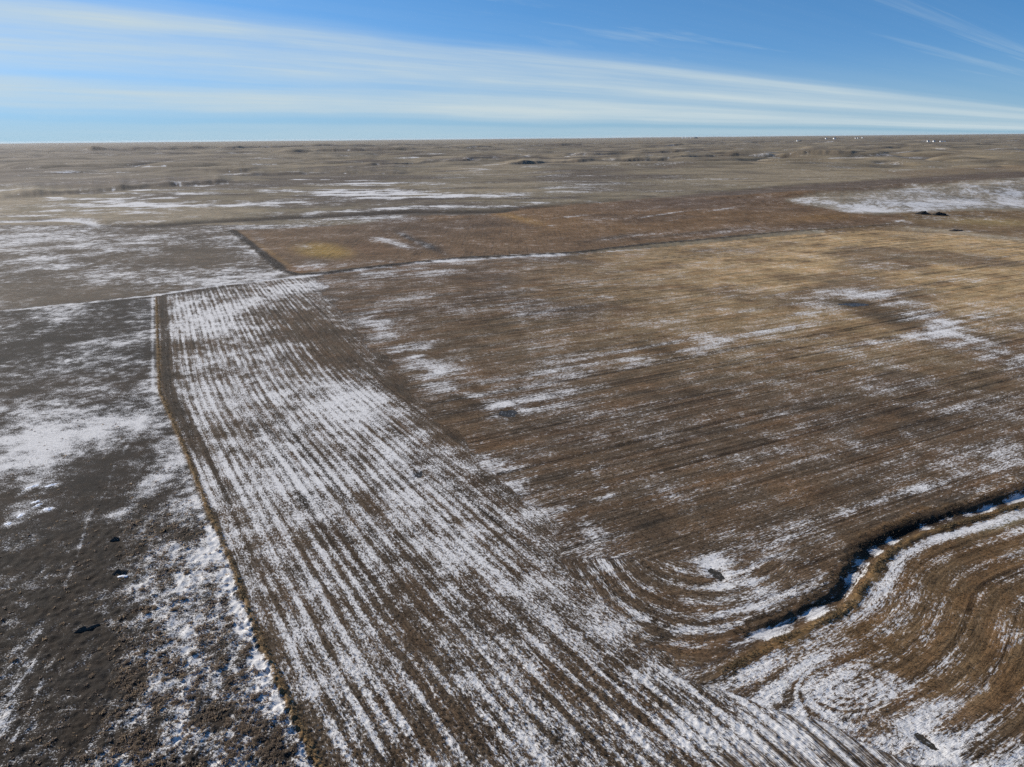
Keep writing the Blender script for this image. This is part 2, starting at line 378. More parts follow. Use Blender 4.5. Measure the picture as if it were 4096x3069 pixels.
# lower pasture
m = PAST_LO.astype(float)
blend(m, pc(48, 42, 37))
blend(m * ss(n_big, -.05, .3) * .6, pc(62, 51, 42)); blend(m * ss(-n_mid, .1, .5) * .5, pc(48, 44, 42))
SNOW = np.where(PAST_LO, .19 + .17 * n_mid + .14 * n_sm + .08 * n_big, SNOW)
for (u, v, ru, rv, ang, a) in [
    (80, 950, 170, 55, -4, .42), (190, 920, 120, 28, -6, .22), (40, 1010, 120, 40, -10, .40), (150, 890, 220, 32, -3, .20), (300, 900, 90, 22, 0, .20),
    (120, 700, 60, 12, -25, .35), (60, 690, 110, 20, -15, .06), (260, 735, 100, 10, -10, .20), (310, 690, 34, 24, 0, .30), (240, 775, 130, 30, 0, .16), (170, 770, 120, 30, 0, .14),
    (340, 1035, 90, 24, -35, .35), (360, 960, 60, 20, -30, .2), (370, 1010, 50, 40, 0, .15), (200, 1000, 110, 30, -10, -.10),
    (330, 860, 60, 20, 0, .15), (120, 660, 110, 10, -5, .14),
    (60, 1160, 60, 22, -20, .15), (20, 1180, 50, 20, -20, .3), (130, 1200, 170, 70, -10, -.12), (150, 1330, 160, 120, 0, -.10), (260, 1160, 70, 90, 0, -.06),
    (230, 980, 60, 16, -8, -.2), (270, 1100, 40, 16, -30, .1),
    (70, 1051, 34, 7, -18, .35), (112, 1049, 30, 7, -18, .35), (82, 1092, 30, 7, -22, .3), (104, 1100, 20, 5, -10, .35), (45, 1113, 18, 6, -20, .4), (18, 1133, 24, 7, -15, .45), (60, 1125, 40, 16, -10, .12),
    (410, 1250, 26, 50, 0, .24), (320, 1200, 40, 60, 0, .05), (385, 1340, 60, 50, 0, .22), (330, 1480, 16, 70, 14, .38), (395, 1500, 26, 75, 0, .34), (430, 1420, 18, 60, 0, .2), (300, 1560, 40, 20, 0, .2), (255, 1500, 12, 60, 25, .2), (410, 1590, 70, 14, 0, .28),
    (460, 1160, 30, 60, 20, .14), (490, 1250, 16, 60, 20, .3), (540, 1330, 26, 40, 20, .18), (45, 1400, 26, 70, 33, .40), (20, 1540, 20, 60, 20, .28), (90, 1490, 18, 90, 16, .12), (560, 1420, 30, 22, 0, .2), (600, 1540, 14, 40, 20, .3), (648, 1625, 10, 30, 20, .5)]:
    SNOW += m * a * bl(u, v, ru, rv, ang)
shr = m * ss(U, 230 + (V - 1200) * -.1, 330 + (V - 1200) * -.1) * ss(V, 1060, 1150)
SNOW += shr * (.17 + .30 * pn((X + .45 * Y) / 2.2, Y / 16, 31) + .16 * pn(X / 1.6, Y / 2, 32))
blend(shr * .5, pc(58, 51, 44))
# fields
mF = FIELD.astype(float)
blend(mF, pc(93, 79, 65))
gold = mF * (1 - inA) * ss(U, 700, 1900) * (1 - ss(V, 560, 900)); blend(gold * .85, pc(184, 158, 118))  # golden stubble, the brightness of a sun-facing slope put into its colour
blend(mF * (1 - inA) * (1 - ss(V, 560, 760)) * (1 - ss(U, 900, 1500)) * .7, pc(103, 84, 66))
blend(mF * .65 * ss(n_big, .0, .4), pc(84, 72, 62)); blend(mF * .55 * ss(-n_mid, .1, .5), pc(104, 84, 64)); blend(mF * (~inA) * .45 * ss(streakB, .1, .5), pc(70, 62, 54))
blend(mF * (~inA) * .30 * ss(-streakB, .1, .5), pc(116, 94, 72))
wLB = mF * lowB * ss(((U - 1480) * 0.327 + (V - 1460) * -0.945), -20, 220)
blend(wLB * .75, pc(112, 90, 64)); blend(mF * lowB * .5 * ss(n_mid, 0, .4), pc(84, 70, 54))
SNOW = np.where(FIELD, .17 + .10 * n_mid + .10 * streakB + .07 * streakB2 + .06 * n_big - .06 * ss(U, 1300, 2000) * (1 - ss(V, 560, 700)), SNOW)
fb = (FIELD & ~inA).astype(float); bmod = np.clip(.72 + .9 * streakB + .9 * n_mid + .5 * n_sm, .1, 1.6)
for (u, v, ru, rv, ang, a) in [
    (820, 690, 50, 25, 10, .35), (870, 740, 70, 30, 25, .36), (950, 800, 80, 32, 25, .36), (1010, 850, 90, 26, 15, .34), (900, 770, 60, 30, 20, .2),
    (1100, 890, 90, 22, -8, .34), (1180, 850, 110, 16, -10, .24), (1250, 800, 160, 14, -9, .20), (1330, 760, 150, 12, -9, .20), (1480, 745, 200, 16, -9, .30), (1420, 775, 90, 12, -9, .30), (1650, 715, 160, 16, -9, .28),
    (1740, 660, 45, 22, 0, .34), (1860, 635, 90, 9, 3, .42), (1980, 690, 70, 26, 12, .20), (2060, 730, 110, 28, 20, .32), (2170, 770, 90, 26, 18, .28), (1940, 735, 150, 12, -8, .3), (2080, 690, 80, 12, -8, .25), (1960, 655, 40, 10, 0, .15),
    (1960, 605, 130, 7, -6, .26), (2080, 608, 140, 6, -8, .24), (1640, 570, 90, 4, -6, .22), (1800, 585, 70, 4, -6, .14), (1150, 580, 60, 4, -5, .1), (930, 585, 120, 8, -8, .30), (800, 592, 90, 8, -8, .34),
    (900, 640, 70, 8, -6, .12), (1050, 660, 80, 6, -8, .16), (1160, 680, 80, 6, -8, .14), (1400, 700, 90, 7, -8, .1), (1350, 600, 90, 4, -7, .1),
    (1070, 1010, 60, 30, 40, .32), (1110, 1085, 70, 34, 45, .34), (1180, 1140, 70, 30, 45, .30), (1230, 1060, 60, 20, 0, .12), (1260, 1130, 60, 26, 30, .22), (1300, 1210, 60, 40, 40, .18), (1020, 960, 50, 24, 35, .3),
    (1290, 1025, 18, 5, 40, .4), (1252, 1024, 14, 9, 20, .5), (1293, 1014, 20, 6, -12, .5), (1303, 1050, 26, 10, 40, .34), (1310, 1072, 20, 4, -15, .35),
    (1450, 1060, 90, 16, -14, .14), (1530, 1030, 80, 10, -14, .14), (1400, 1080, 60, 14, -14, .18), (1640, 980, 90, 14, -14, .12), (1800, 950, 90, 10, -12, .1), (2050, 800, 80, 14, -10, .16), (1990, 780, 50, 12, -8, .15), (2120, 870, 90, 8, -12, .12),
    (1540, 1215, 45, 24, 10, .44), (1560, 1250, 50, 34, 30, .30), (1760, 1140, 120, 14, -22, .26), (1900, 1085, 130, 12, -18, .28), (2060, 1030, 130, 14, -16, .34), (2150, 985, 100, 16, -14, .26), (1640, 1180, 90, 14, -20, .12), (1840, 1050, 100, 8, -16, .1),
    (1600, 1330, 70, 40, -20, .26), (1480, 1350, 80, 34, 10, .24), (1430, 1420, 60, 24, 10, .30), (1700, 1290, 70, 8, -30, .36), (1560, 1400, 70, 14, -25, .34), (1390, 1330, 50, 40, 40, .2)]:
    SNOW += fb * a * bl(u, v, ru, rv, ang) * bmod
# ring left by the seeder turning
rq = np.sqrt(((U - 1690) / 78) ** 2 + ((V - 1243) / 42) ** 2) + .10 * n_mid; SNOW += fb * .18 * np.exp(-((rq - 1) / .16) ** 2); SNOW -= fb * .10 * (rq < .8)
rq = np.sqrt(((U - 1940) / 80) ** 2 + ((V - 825) / 26) ** 2); SNOW += fb * .10 * np.exp(-((rq - 1) / .12) ** 2) * (V > 810); blend(fb * .4 * (rq < .9), pc(84, 74, 66))
# headland swirls near the ditch end
def smin(a, b, k):
    h_ = np.clip(.5 + .5 * (b - a) / k, 0, 1); return b * (1 - h_) + a * h_ - k * h_ * (1 - h_)
hacr = smin(np.minimum(dS, 500), np.minimum(dD0, 500), 26.0)
hsw = fb * (sD < 0) * (1 - ss(hacr, 16, 30)) * ss(V, 1180, 1260) * (1 - ss(U, 1640, 1760)); HEAD = hsw > .25
SNOW += hsw * (.10 + .19 * np.cos(hacr * 2 * np.pi / 3.7 + 1.5 * n_mid) - .8 * (.07 * streakB2 + .1 * streakB))
# wind-row strips (left field)
per = 2.75
ph = bend / per + .4 + .22 * pn(alA / 30, acA / 30, 33) + .10 * pn(alA / 8, acA / 4, 34)
st = .85 * np.cos(ph * 2 * np.pi) + .42 * np.cos(ph * np.pi + 2.5 * pn(X / 50, Y / 50, 37)) + .22 * np.cos(ph * 2 * np.pi * 3.1)
stA = inA.astype(float)
wobw = fbm(X / 26, Y / 26, 3, .55, 35)
SA = .45 + .22 * st * (.8 + .9 * wobw) + .22 * n_mid + .12 * n_sm + .12 * streakA + .05 * np.cos(acA / per / 2.9 * 2 * np.pi + 1.0)
wS = np.where(dS < 1e5, ss(sdS, -4, 22), 1.0) * inA; wS = np.where(lowA, 1.0, wS)
SNOW_B = SNOW.copy()
SNOW = np.where(inA, SA * wS + (SNOW_B + .14) * (1 - wS), SNOW)
blend(stA * .8, pc(84, 72, 60))
for (u, v, ru, rv, ang, a) in [
    (470, 690, 75, 26, -8, .28), (520, 655, 90, 10, -8, .25), (400, 660, 40, 10, -20, .3), (640, 620, 80, 12, -5, .20), (705, 665, 70, 14, 0, .06),
    (690, 730, 70, 60, 40, -.38), (740, 770, 60, 34, 40, -.32), (640, 680, 50, 30, 0, -.25), (560, 690, 40, 14, 0, -.1), (610, 790, 60, 40, 40, -.06),
    (780, 850, 90, 26, 5, .26), (720, 880, 60, 34, 0, .22), (860, 835, 34, 22, 20, -.42), (880, 860, 40, 22, 20, -.22), (960, 930, 60, 26, 35, -.20), (850, 900, 60, 24, 30, -.08),
    (450, 760, 60, 50, 0, -.06), (430, 860, 60, 60, 0, .06), (640, 990, 100, 70, 20, .20), (700, 1070, 90, 50, 20, .10), (560, 940, 90, 40, 0, .12), (850, 1010, 80, 44, 30, .24), (900, 950, 50, 30, 30, .1),
    (740, 1200, 60, 60, 30, -.16), (620, 1260, 30, 60, 22, -.15), (800, 1110, 70, 24, 35, -.12), (1000, 1190, 110, 40, 40, .14), (1100, 1260, 90, 40, 45, .12), (960, 1240, 60, 40, 40, .1),
    (640, 1370, 22, 40, 20, .24), (880, 1370, 40, 90, -30, -.26), (1000, 1560, 30, 120, -28, -.34), (760, 1480, 60, 60, 0, .04), (1160, 1400, 80, 50, 40, -.08), (1050, 1480, 60, 40, 0, .12),
    (1500, 1590, 190, 50, 0, .30), (1440, 1480, 80, 26, 10, .24), (1560, 1480, 70, 26, 10, .18), (1150, 1620, 90, 50, 10, .16), (1300, 1560, 50, 40, 30, -.10), (1220, 1500, 60, 30, 30, -.10), (1640, 1600, 120, 40, 35, -.06), (1360, 1400, 60, 40, 40, .1)]:
    SNOW += stA * a * bl(u, v, ru, rv, ang)
SNOW -= stA * .24 * ss(dF, 3, 4.5) * (1 - ss(dF, 5, 9)) * ss(V, 940, 1000) * (1 - ss(V, 1240, 1400)) + stA * .10 * (1 - ss(dF, 2, 7)) * ss(V, 1300, 1400)
SNOW -= stA * .18 * (1 - ss(dF, 3, 9)) * (V < 960)
# lower right field strips
dcl = np.where(dD0 < 1e5, dD0, 120); phB = dcl / 6.2 + .35 * pn(X / 34, Y / 34, 36)
loop = np.hypot((U - 1835) / 1.75, (V - 1492)); wl_ = (1 - ss(loop, 45, 75)); phB = phB * (1 - wl_) + (loop / 13.0) * wl_; stB = np.cos(phB * 2 * np.pi)
mB = lowB.astype(float)
SNOW = np.where(lowB, .30 + .22 * (1 - ss(((U - 1480) * 0.327 + (V - 1460) * -0.945), 0, 200)) + .22 * stB * (.75 + wobw) + .18 * n_mid + .14 * n_sm + .08 * streakB, SNOW)
for (u, v, ru, rv, ang, a) in [(1960, 1190, 70, 22, -35, .30), (2060, 1150, 90, 14, -18, .40), (2150, 1130, 110, 12, -18, .40), (1900, 1270, 60, 30, -40, .28), (1820, 1360, 80, 30, -30, .26), (1740, 1430, 90, 24, -25, .28), (1640, 1450, 70, 18, -15, .30), (1880, 1480, 90, 30, 20, .30), (1800, 1500, 60, 22, 10, .2), (2000, 1330, 60, 14, -35, .15), (2080, 1350, 140, 70, -30, -.14), (2140, 1540, 120, 70, -30, -.14), (2150, 1240, 120, 20, -25, -.04), (1990, 1580, 60, 30, 20, .26), (2080, 1650, 80, 20, 0, .2), (1870, 1410, 50, 14, -30, .12)]:
    SNOW += mB * a * bl(u, v, ru, rv, ang)
blend(mB * bl(2170, 1125, 60, 14, -18) * .7, pc(128, 125, 104))
# ditch colours: snow on the bottom, dry grass banks
db = (1 - ss(dD, .8, 1.9)) * ss(aD, 2, 30)
SNOW = np.where(dD < 60, SNOW * (1 - ss(aD, 0, 25) * (1 - ss(dD, 3.2, 4.8))) + .80 * db * (.62 + 1.5 * pn(X / 6, Y / 6, 41)), SNOW)
blend(ss(aD, 2, 25) * (dD < 7) * (1 - ss(dD, 3.0, 4.8)) * .85, pc(74, 60, 46))
blend(ss(aD, 2, 25) * (sD > 0) * np.exp(-((dD - 3.1) / .9) ** 2) * .8, pc(122, 98, 66))
blend(ss(aD, 60, 90) * (sD < 0) * np.exp(-((dD - 4.6) / 1.2) ** 2) * .6, pc(112, 88, 60))
# far field C
m = soft(CFIELD, 1, 1)
blend(m, pc(108, 88, 68)); SNOW = np.where(CFIELD, .06 + .10 * n_far2 + .08 * n_mid, SNOW)
blend(m * .8 * bl(1250, 470, 330, 40, 0), pc(122, 96, 66)); blend(m * .6 * ss(n_big, .05, .4), pc(84, 71, 60))
blend(m * .9 * bl(700, 542, 62, 17, 4, 4), pc(142, 118, 62)); blend(m * .7 * bl(590, 550, 60, 5, 35), pc(134, 108, 72)); blend(m * .8 * bl(640, 582, 60, 7, -5), pc(120, 90, 60)); blend(m * .8 * bl(1115, 470, 60, 6, 14), pc(146, 116, 70)); blend(m * .7 * bl(1780, 470, 90, 8, -4), pc(132, 104, 68))
blend(m * .85 * bl(1500, 440, 260, 14, -3), pc(90, 76, 66)); blend(m * .6 * bl(880, 500, 200, 14), pc(88, 74, 62)); blend(m * .7 * bl(680, 565, 50, 9), pc(76, 67, 58)); blend(m * .6 * bl(800, 535, 60, 12), pc(104, 80, 60))
for (u, v, ru, rv, ang, a) in [(600, 488, 70, 8, -4, .4), (850, 472, 60, 6, 0, .42), (860, 528, 40, 7, 16, .52), (815, 516, 26, 5, 5, .3), (560, 520, 22, 10, 30, .22), (660, 535, 26, 8, 20, .3), (690, 575, 80, 6, 0, .3), (820, 565, 60, 5, -4, .3), (640, 583, 30, 3, 0, .2), (1038, 463, 18, 2.5, -3, .6), (800, 583, 60, 3, -8, .2),
    (1240, 467, 30, 1.6, -5, .5), (1280, 475, 30, 3, -3, .35), (1200, 472, 24, 1.5, -5, .3), (1440, 462, 90, 1.8, -8, .55), (1560, 452, 50, 1.6, -8, .45), (1400, 452, 30, 1.5, -8, .3), (1360, 511, 90, 4, -6, .3), (1560, 502, 90, 5, -5, .4), (1690, 497, 60, 4, -4, .3), (1190, 488, 10, 2, 0, .4), (1220, 515, 20, 2, 0, .3)]:
    SNOW += m * a * bl(u, v, ru, rv, ang)
wet = m * np.maximum(bl(880, 512, 26, 5, 25), bl(925, 531, 40, 7, 24)); blend(wet * .9, pc(46, 43, 42)); SNOW += m * .2 * wet * (1 + 2 * n_sm)
blend(m * .7 * bl(1330, 512, 70, 4, -8), pc(78, 72, 66)); blend(m * .7 * bl(1480, 505, 160, 3, -6), pc(78, 70, 62))
# land between far field and hill, right
zr = (~FIELD & ~CFIELD & ~HILL & (V > 455) & (U > 1780)).astype(float)
blend(zr, pc(116, 97, 72)); blend(zr * .7 * ss(n_mid, 0, .4), pc(94, 80, 64)); blend(zr * .8 * bl(2150, 480, 120, 7, 2), pc(150, 132, 92)); SNOW = np.where(zr > 0, .08 + .12 * n_mid, SNOW)
for (u, v, ru, rv, ang, a) in [(1900, 483, 60, 5, 0, .35), (2080, 470, 90, 5, 0, .2), (1940, 478, 30, 4, 0, .2)]: SNOW += zr * a * bl(u, v, ru, rv, ang)
# hill
m = soft(HILL, 1, 2)
blend(m, pc(146, 138, 126)); hv = q1 / 60 - q2 / 45
SNOW = SNOW * (1 - m) + m * (.30 + .18 * ss(V, 412, 455) + .38 * pn(hv * 1.0, q2 / 400, 51) + .12 * n_far2 + .25 * n_mid)
SNOW -= m * .25 * ss(V, 452, 462)
for (u, v, ru, rv, ang, a) in [(1840, 445, 90, 6, 8, .30), (1960, 440, 60, 4, 2, .34), (2080, 438, 60, 4, 0, .34), (2170, 418, 60, 3, 2, .3), (1900, 455, 50, 4, 0, .2), (1720, 431, 30, 2, -2, .3)]: SNOW += m * a * bl(u, v, ru, rv, ang)
# furrow: turned dark soil
fw = np.where(dU < 30, np.exp(-((dU * (1 + .6 * n_mid) - .5) / 4.2) ** 4), 0) * (1 - .4 * ss(U, 1400, 1900)); blend(fw * .92, pc(48, 42, 37)); SNOW = SNOW * (1 - fw) + fw * (.10 + .25 * n_sm)
# snowy track
tk = np.where(dT < 60, np.exp(-(dT / 2.6) ** 4), 0) * (1 - ss(U, 620, 760)); SNOW = SNOW * (1 - tk) + tk * (.74 + .25 * n_sm)
tk2 = np.where(dT < 60, np.exp(-(dT / 5.0) ** 4), 0) * ss(U, 560, 700) * (1 - ss(U, 1300, 1600)); SNOW = SNOW + tk2 * (.34 + .3 * n_mid)
hb = np.where((dT > 3) & (dT < 80), np.exp(-((dT - 9) / 6) ** 2), 0) * FIELD * (1 - ss(U, 480, 620)); blend(hb * .9, pc(56, 48, 42)); SNOW -= hb * .35
# pale graded edge, far right
pe = np.exp(-((V - np.interp(U, [1880, 1960, 2050, 2120, 2211, 2400], [492, 494, 500, 509, 519, 535])) / 4.5) ** 2) * ss(U, 1900, 1990); blend(pe * .8, pc(158, 146, 126)); SNOW += .08 * pe
# fence row: dead weeds with drift on the sunny side and dark strip beyond
fr = np.exp(-(dF / .8) ** 2); blend(fr, pc(124, 102, 72)); SNOW = SNOW * (1 - fr) + .05 * fr
lv = np.where(left_of_fence & (dF < 10), np.exp(-((dF - 2.2) / 1.2) ** 2), 0) * ss(V, 900, 1150); SNOW += .35 * lv * (1 + 1.8 * n_sm)
cow = np.where(left_of_fence & (dF < 10), np.exp(-((dF - 2.6) / .8) ** 2), 0) * (V < 840); SNOW += .35 * cow
stripd = np.where(~left_of_fence & (dF < 40), ss(dF, 1, 2) * (1 - ss(dF, 4, 8)), 0) * (1 - ss(V, 900, 1050)) * FIELD; blend(stripd * .9, pc(54, 47, 40)); SNOW -= stripd * .28
# trails
def trail(pts, w, snow=None, col=None, k=1.0):
    global SNOW
    P = densify(G(*pts), n=4); lo = P.min(0) - 30; hi = P.max(0) + 30
    mm = (X > lo[0]) & (X < hi[0]) & (Y > lo[1]) & (Y < hi[1])
    a, b, c = seg_dist(X[mm], Y[mm], P); g = np.exp(-(a / np.maximum(w * .75, SPC[mm] * .7)) ** 2) * np.minimum(1, w / SPC[mm] * 1.1) * k * (.55 + .6 * n_sm[mm])
    if snow is not None: SNOW[mm] += snow * g
    if col is not None: SOIL[mm] = SOIL[mm] * (1 - g[:, None]) + np.asarray(col)[None] * g[:, None]
trail([(344, 846), (325, 875), (290, 935), (262, 985), (245, 1010), (232, 1055), (212, 1085), (190, 1120), (170, 1190), (150, 1240), (120, 1310)], .55, .5)
trail([(344, 846), (336, 838), (342, 826), (338, 806), (345, 790)], .8, .55)
trail([(325, 800), (318, 824), (310, 838)], .6, .45); trail([(325, 842), (343, 848)], .9, .6)
trail([(0, 1093), (60, 1094), (120, 1098), (160, 1105)], .5, .35); trail([(0, 925), (120, 930), (330, 938), (420, 945)], .4, -.2, pc(60, 52, 46), .7)
trail([(0, 618), (60, 624), (110, 629), (150, 638)], 1.6, .5)
trail([(545, 503), (570, 523), (600, 545), (650, 576)], 1.0, .55); trail([(565, 506), (600, 535), (630, 552)], .8, .3); trail([(640, 497), (700, 522), (740, 536)], .8, .3)
trail([(792, 585), (788, 620), (784, 650)], .7, .45)
trail([(910, 443 - 58), (930, 386), (1000, 392), (1080, 396), (1160, 397)], 5, .5)
trail([(505, 432), (520, 440), (535, 452)], 3.5, .4); trail([(90, 1357), (60, 1400), (20, 1440), (-20, 1490)], .5, .5); trail([(110, 1370), (85, 1410), (60, 1450), (20, 1500)], .5, .45); trail([(130, 1400), (95, 1460), (60, 1540), (10, 1630)], .5, .5)
trail([(240, 1290), (205, 1370), (180, 1430)], .35, .25); trail([(715, 690), (760, 745), (820, 795), (860, 828), (885, 838)], .6, .4); trail([(630, 650), (700, 730), (790, 830), (860, 900)], .5, .2)
# coulee faces and gullies: brush and slope shade painted dark, drifts caught in gullies
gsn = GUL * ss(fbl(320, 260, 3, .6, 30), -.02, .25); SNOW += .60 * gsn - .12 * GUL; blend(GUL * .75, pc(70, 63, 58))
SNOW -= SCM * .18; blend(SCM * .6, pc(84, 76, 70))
SNOW += SCM * .55 * ss(SCG + .5 * pn(A * 160, D / 60, 71), .2, .5)
for (u, v, ru, rv, ang, a) in [(290, 360, 30, 1.4, 0, .5), (330, 402, 40, 2, -2, .35), (640, 388, 16, .8, 0, .7), (665, 388, 26, .8, 0, .7), (705, 388, 18, .8, 0, .7), (360, 359, 50, .8, -1, .8), (130, 372, 30, .8, 1, .8), (215, 375, 30, .8, 2, .7), (600, 406, 30, 1, 0, .5), (440, 403, 30, 1, 0, .4), (1045, 366, 22, 1.6, 0, .8), (940, 332, 26, 1.8, -2, .6), (880, 341, 40, 1.6, -2, .5), (1010, 364, 26, 1.2, 0, .5), (115, 427, 40, 2.4, 3, .9), (180, 418, 26, 2, 3, .5), (420, 419, 30, 1.4, 0, .5), (310, 411, 50, 1.6, 0, .5), (250, 420, 40, 3, 0, .3), (1890, 334, 14, 1.2, 0, .5), (2150, 322, 30, 1.0, -2, .5), (1180, 352, 24, 1, 0, .5), (60, 466, 140, 4, -1, .5), (60, 476, 150, 3, -1, .4), (160, 472, 60, 4, 2, .35)]:
    SNOW += a * bl(u, v, ru, rv, ang)
SNOW += .9 * np.where(dC < 40, np.exp(-(dC / 13) ** 2), 0) * (1 - ss(U, 190, 240))
# dark wet hollows in the fields
for (u, v, ru, rv, ang, k) in [(1845, 655, 50, 6, 3, .9), (1905, 680, 60, 12, 12, .55), (1950, 695, 60, 10, 5, .5), (1095, 893, 22, 9, 10, .7), (985, 858, 24, 6, 10, .6), (903, 1025, 16, 14, 10, .8), (1548, 1235, 16, 14, 20, .8), (945, 900, 30, 14, 20, .3), (868, 838, 26, 14, 20, .5)]:
    w = mF * k * bl(u, v, ru, rv, ang); blend(w, pc(56, 51, 45)); SNOW -= .45 * w
# hollows that hold meltwater
PUD = []; pmask = np.zeros(X.size)
for (u, v_, a_, b_, ang, lab) in [(1999, 1600, 1.0, 3.0, 25, 'narrow muddy brown puddle in the snow at the lower right'), (1548, 1240, 1.7, 3.2, 20, 'brown puddle flecked with ice above the ditch end'), (904, 1024, 1.6, 3.0, 0, 'small dark puddle among the snow strips of the left field'), (1845, 655, 12, 5, 0, 'wide dark pond ringed by snow in the right of the field'), (1098, 892, 4.5, 5.0, 0, 'dark puddle flecked with ice in the middle of the field')]:
    gx, gy = ground_at([u], [v_])[0]; rz_ = R(ang); ex = (X - gx) * math.cos(rz_) + (Y - gy) * math.sin(rz_); ey = -(X - gx) * math.sin(rz_) + (Y - gy) * math.cos(rz_)
    rr_ = np.sqrt((ex / a_) ** 2 + (ey / b_) ** 2); k0 = int(np.argmin(rr_)); z0 = float(H[k0]); w = 1 - ss(rr_, .2, 2.0)
    rel = .16 * fbm(X / (a_ * .9), Y / (a_ * .9), 4, .62, 91) + .20 * (ss(rr_, .3, 1.9) - .5)
    H = H * (1 - w) + (z0 - .15) * w + w * rel; pmask = np.maximum(pmask, .75 * (1 - ss(rr_, 1.0, 1.9)))
    PUD.append((float(gx), float(gy), a_ * 1.5, b_ * 1.5, rz_, z0 - .15, lab)); SNOW += .10 * np.exp(-((rr_ - 1.5) / .8) ** 2)
# micro relief: clods, stubble and tussocks (only where the grid can carry it)
fade = lambda wl_: 1 - ss(SPC, wl_ / 4, wl_ / 2.2)
cl1 = pn(X / .9, Y / .9, 81) * fade(.9); cl2 = fbm(X / 2.1, Y / 2.1, 2, .6, 82) * fade(2.1)
clA = pn(acA / .55, alA / 1.6, 83) * fade(.55); clB = pn(acB / .6, alB / 2.6, 84) * fade(.6)
tus = np.where(FIELD, np.where(inA, clA, clB) * .10 + cl1 * .10, cl1 * .17 + cl2 * .16 * (1 + .3 * shr))
tus = tus * np.where(dF < 1.5, 2.0, 1) + ss(streakB2, -.3, .5) * .05 * fb * fade(2.2)
tus = tus * (1 - pmask)
H = H + tus * 2.0
SNOW = SNOW - np.where(FIELD, 1.0, .9) * tus
SNOW = np.clip(SNOW, -.5, 1.5)

# coordinates the fine texture follows: rows in the fields, plain ground elsewhere
TA = np.stack([bend, aG * .38], 1); TB = np.stack([acB * 1.0, alB * .22], 1); TG = np.stack([X, Y], 1)
TD = np.stack([dcl, aD * .3], 1); TH = np.stack([hacr, (alA - alB) * .2], 1)
ROW = np.where(lowB[:, None], TD, np.where(HEAD[:, None], TH, TG))
ROW = np.where(inA[:, None], TA, np.where((lowB | HEAD)[:, None], ROW, np.where(FIELD[:, None], TB, TG))) if True else np.where(inA[:, None], TA, np.where(FIELD[:, None], TB, TG))
ROW = np.concatenate([ROW, np.zeros((X.size, 1))], 1)
# class of each point: which piece of the land it belongs to
CLS = np.zeros(X.size, int)                                     # 0 prairie
CLS[PAST] = 1; CLS[CFIELD] = 2; CLS[FIELD] = 3; CLS[HILL] = 4
CLS[(dD < 4.4) & (aD > 1)] = 5
CLS[(dT < 2.6) & (U < 740)] = 6
NAMES = ['prairie', 'pasture', 'far_field', 'stubble_field', 'hill', 'ditch', 'track']
LABELS = ['grey tan rolling prairie with coulees reaching to the horizon', 'dark brown pasture with patchy snow left of the weedy fence row', 'golden brown far field beyond the dark turned furrow', 'brown stubble field with white snow strips filling the foreground', 'pale hill dusted with snow on the right of the far fields', 'winding snow-filled ditch with dry grass banks in the near field', 'straight snow-covered track along the near edge of the upper pasture']

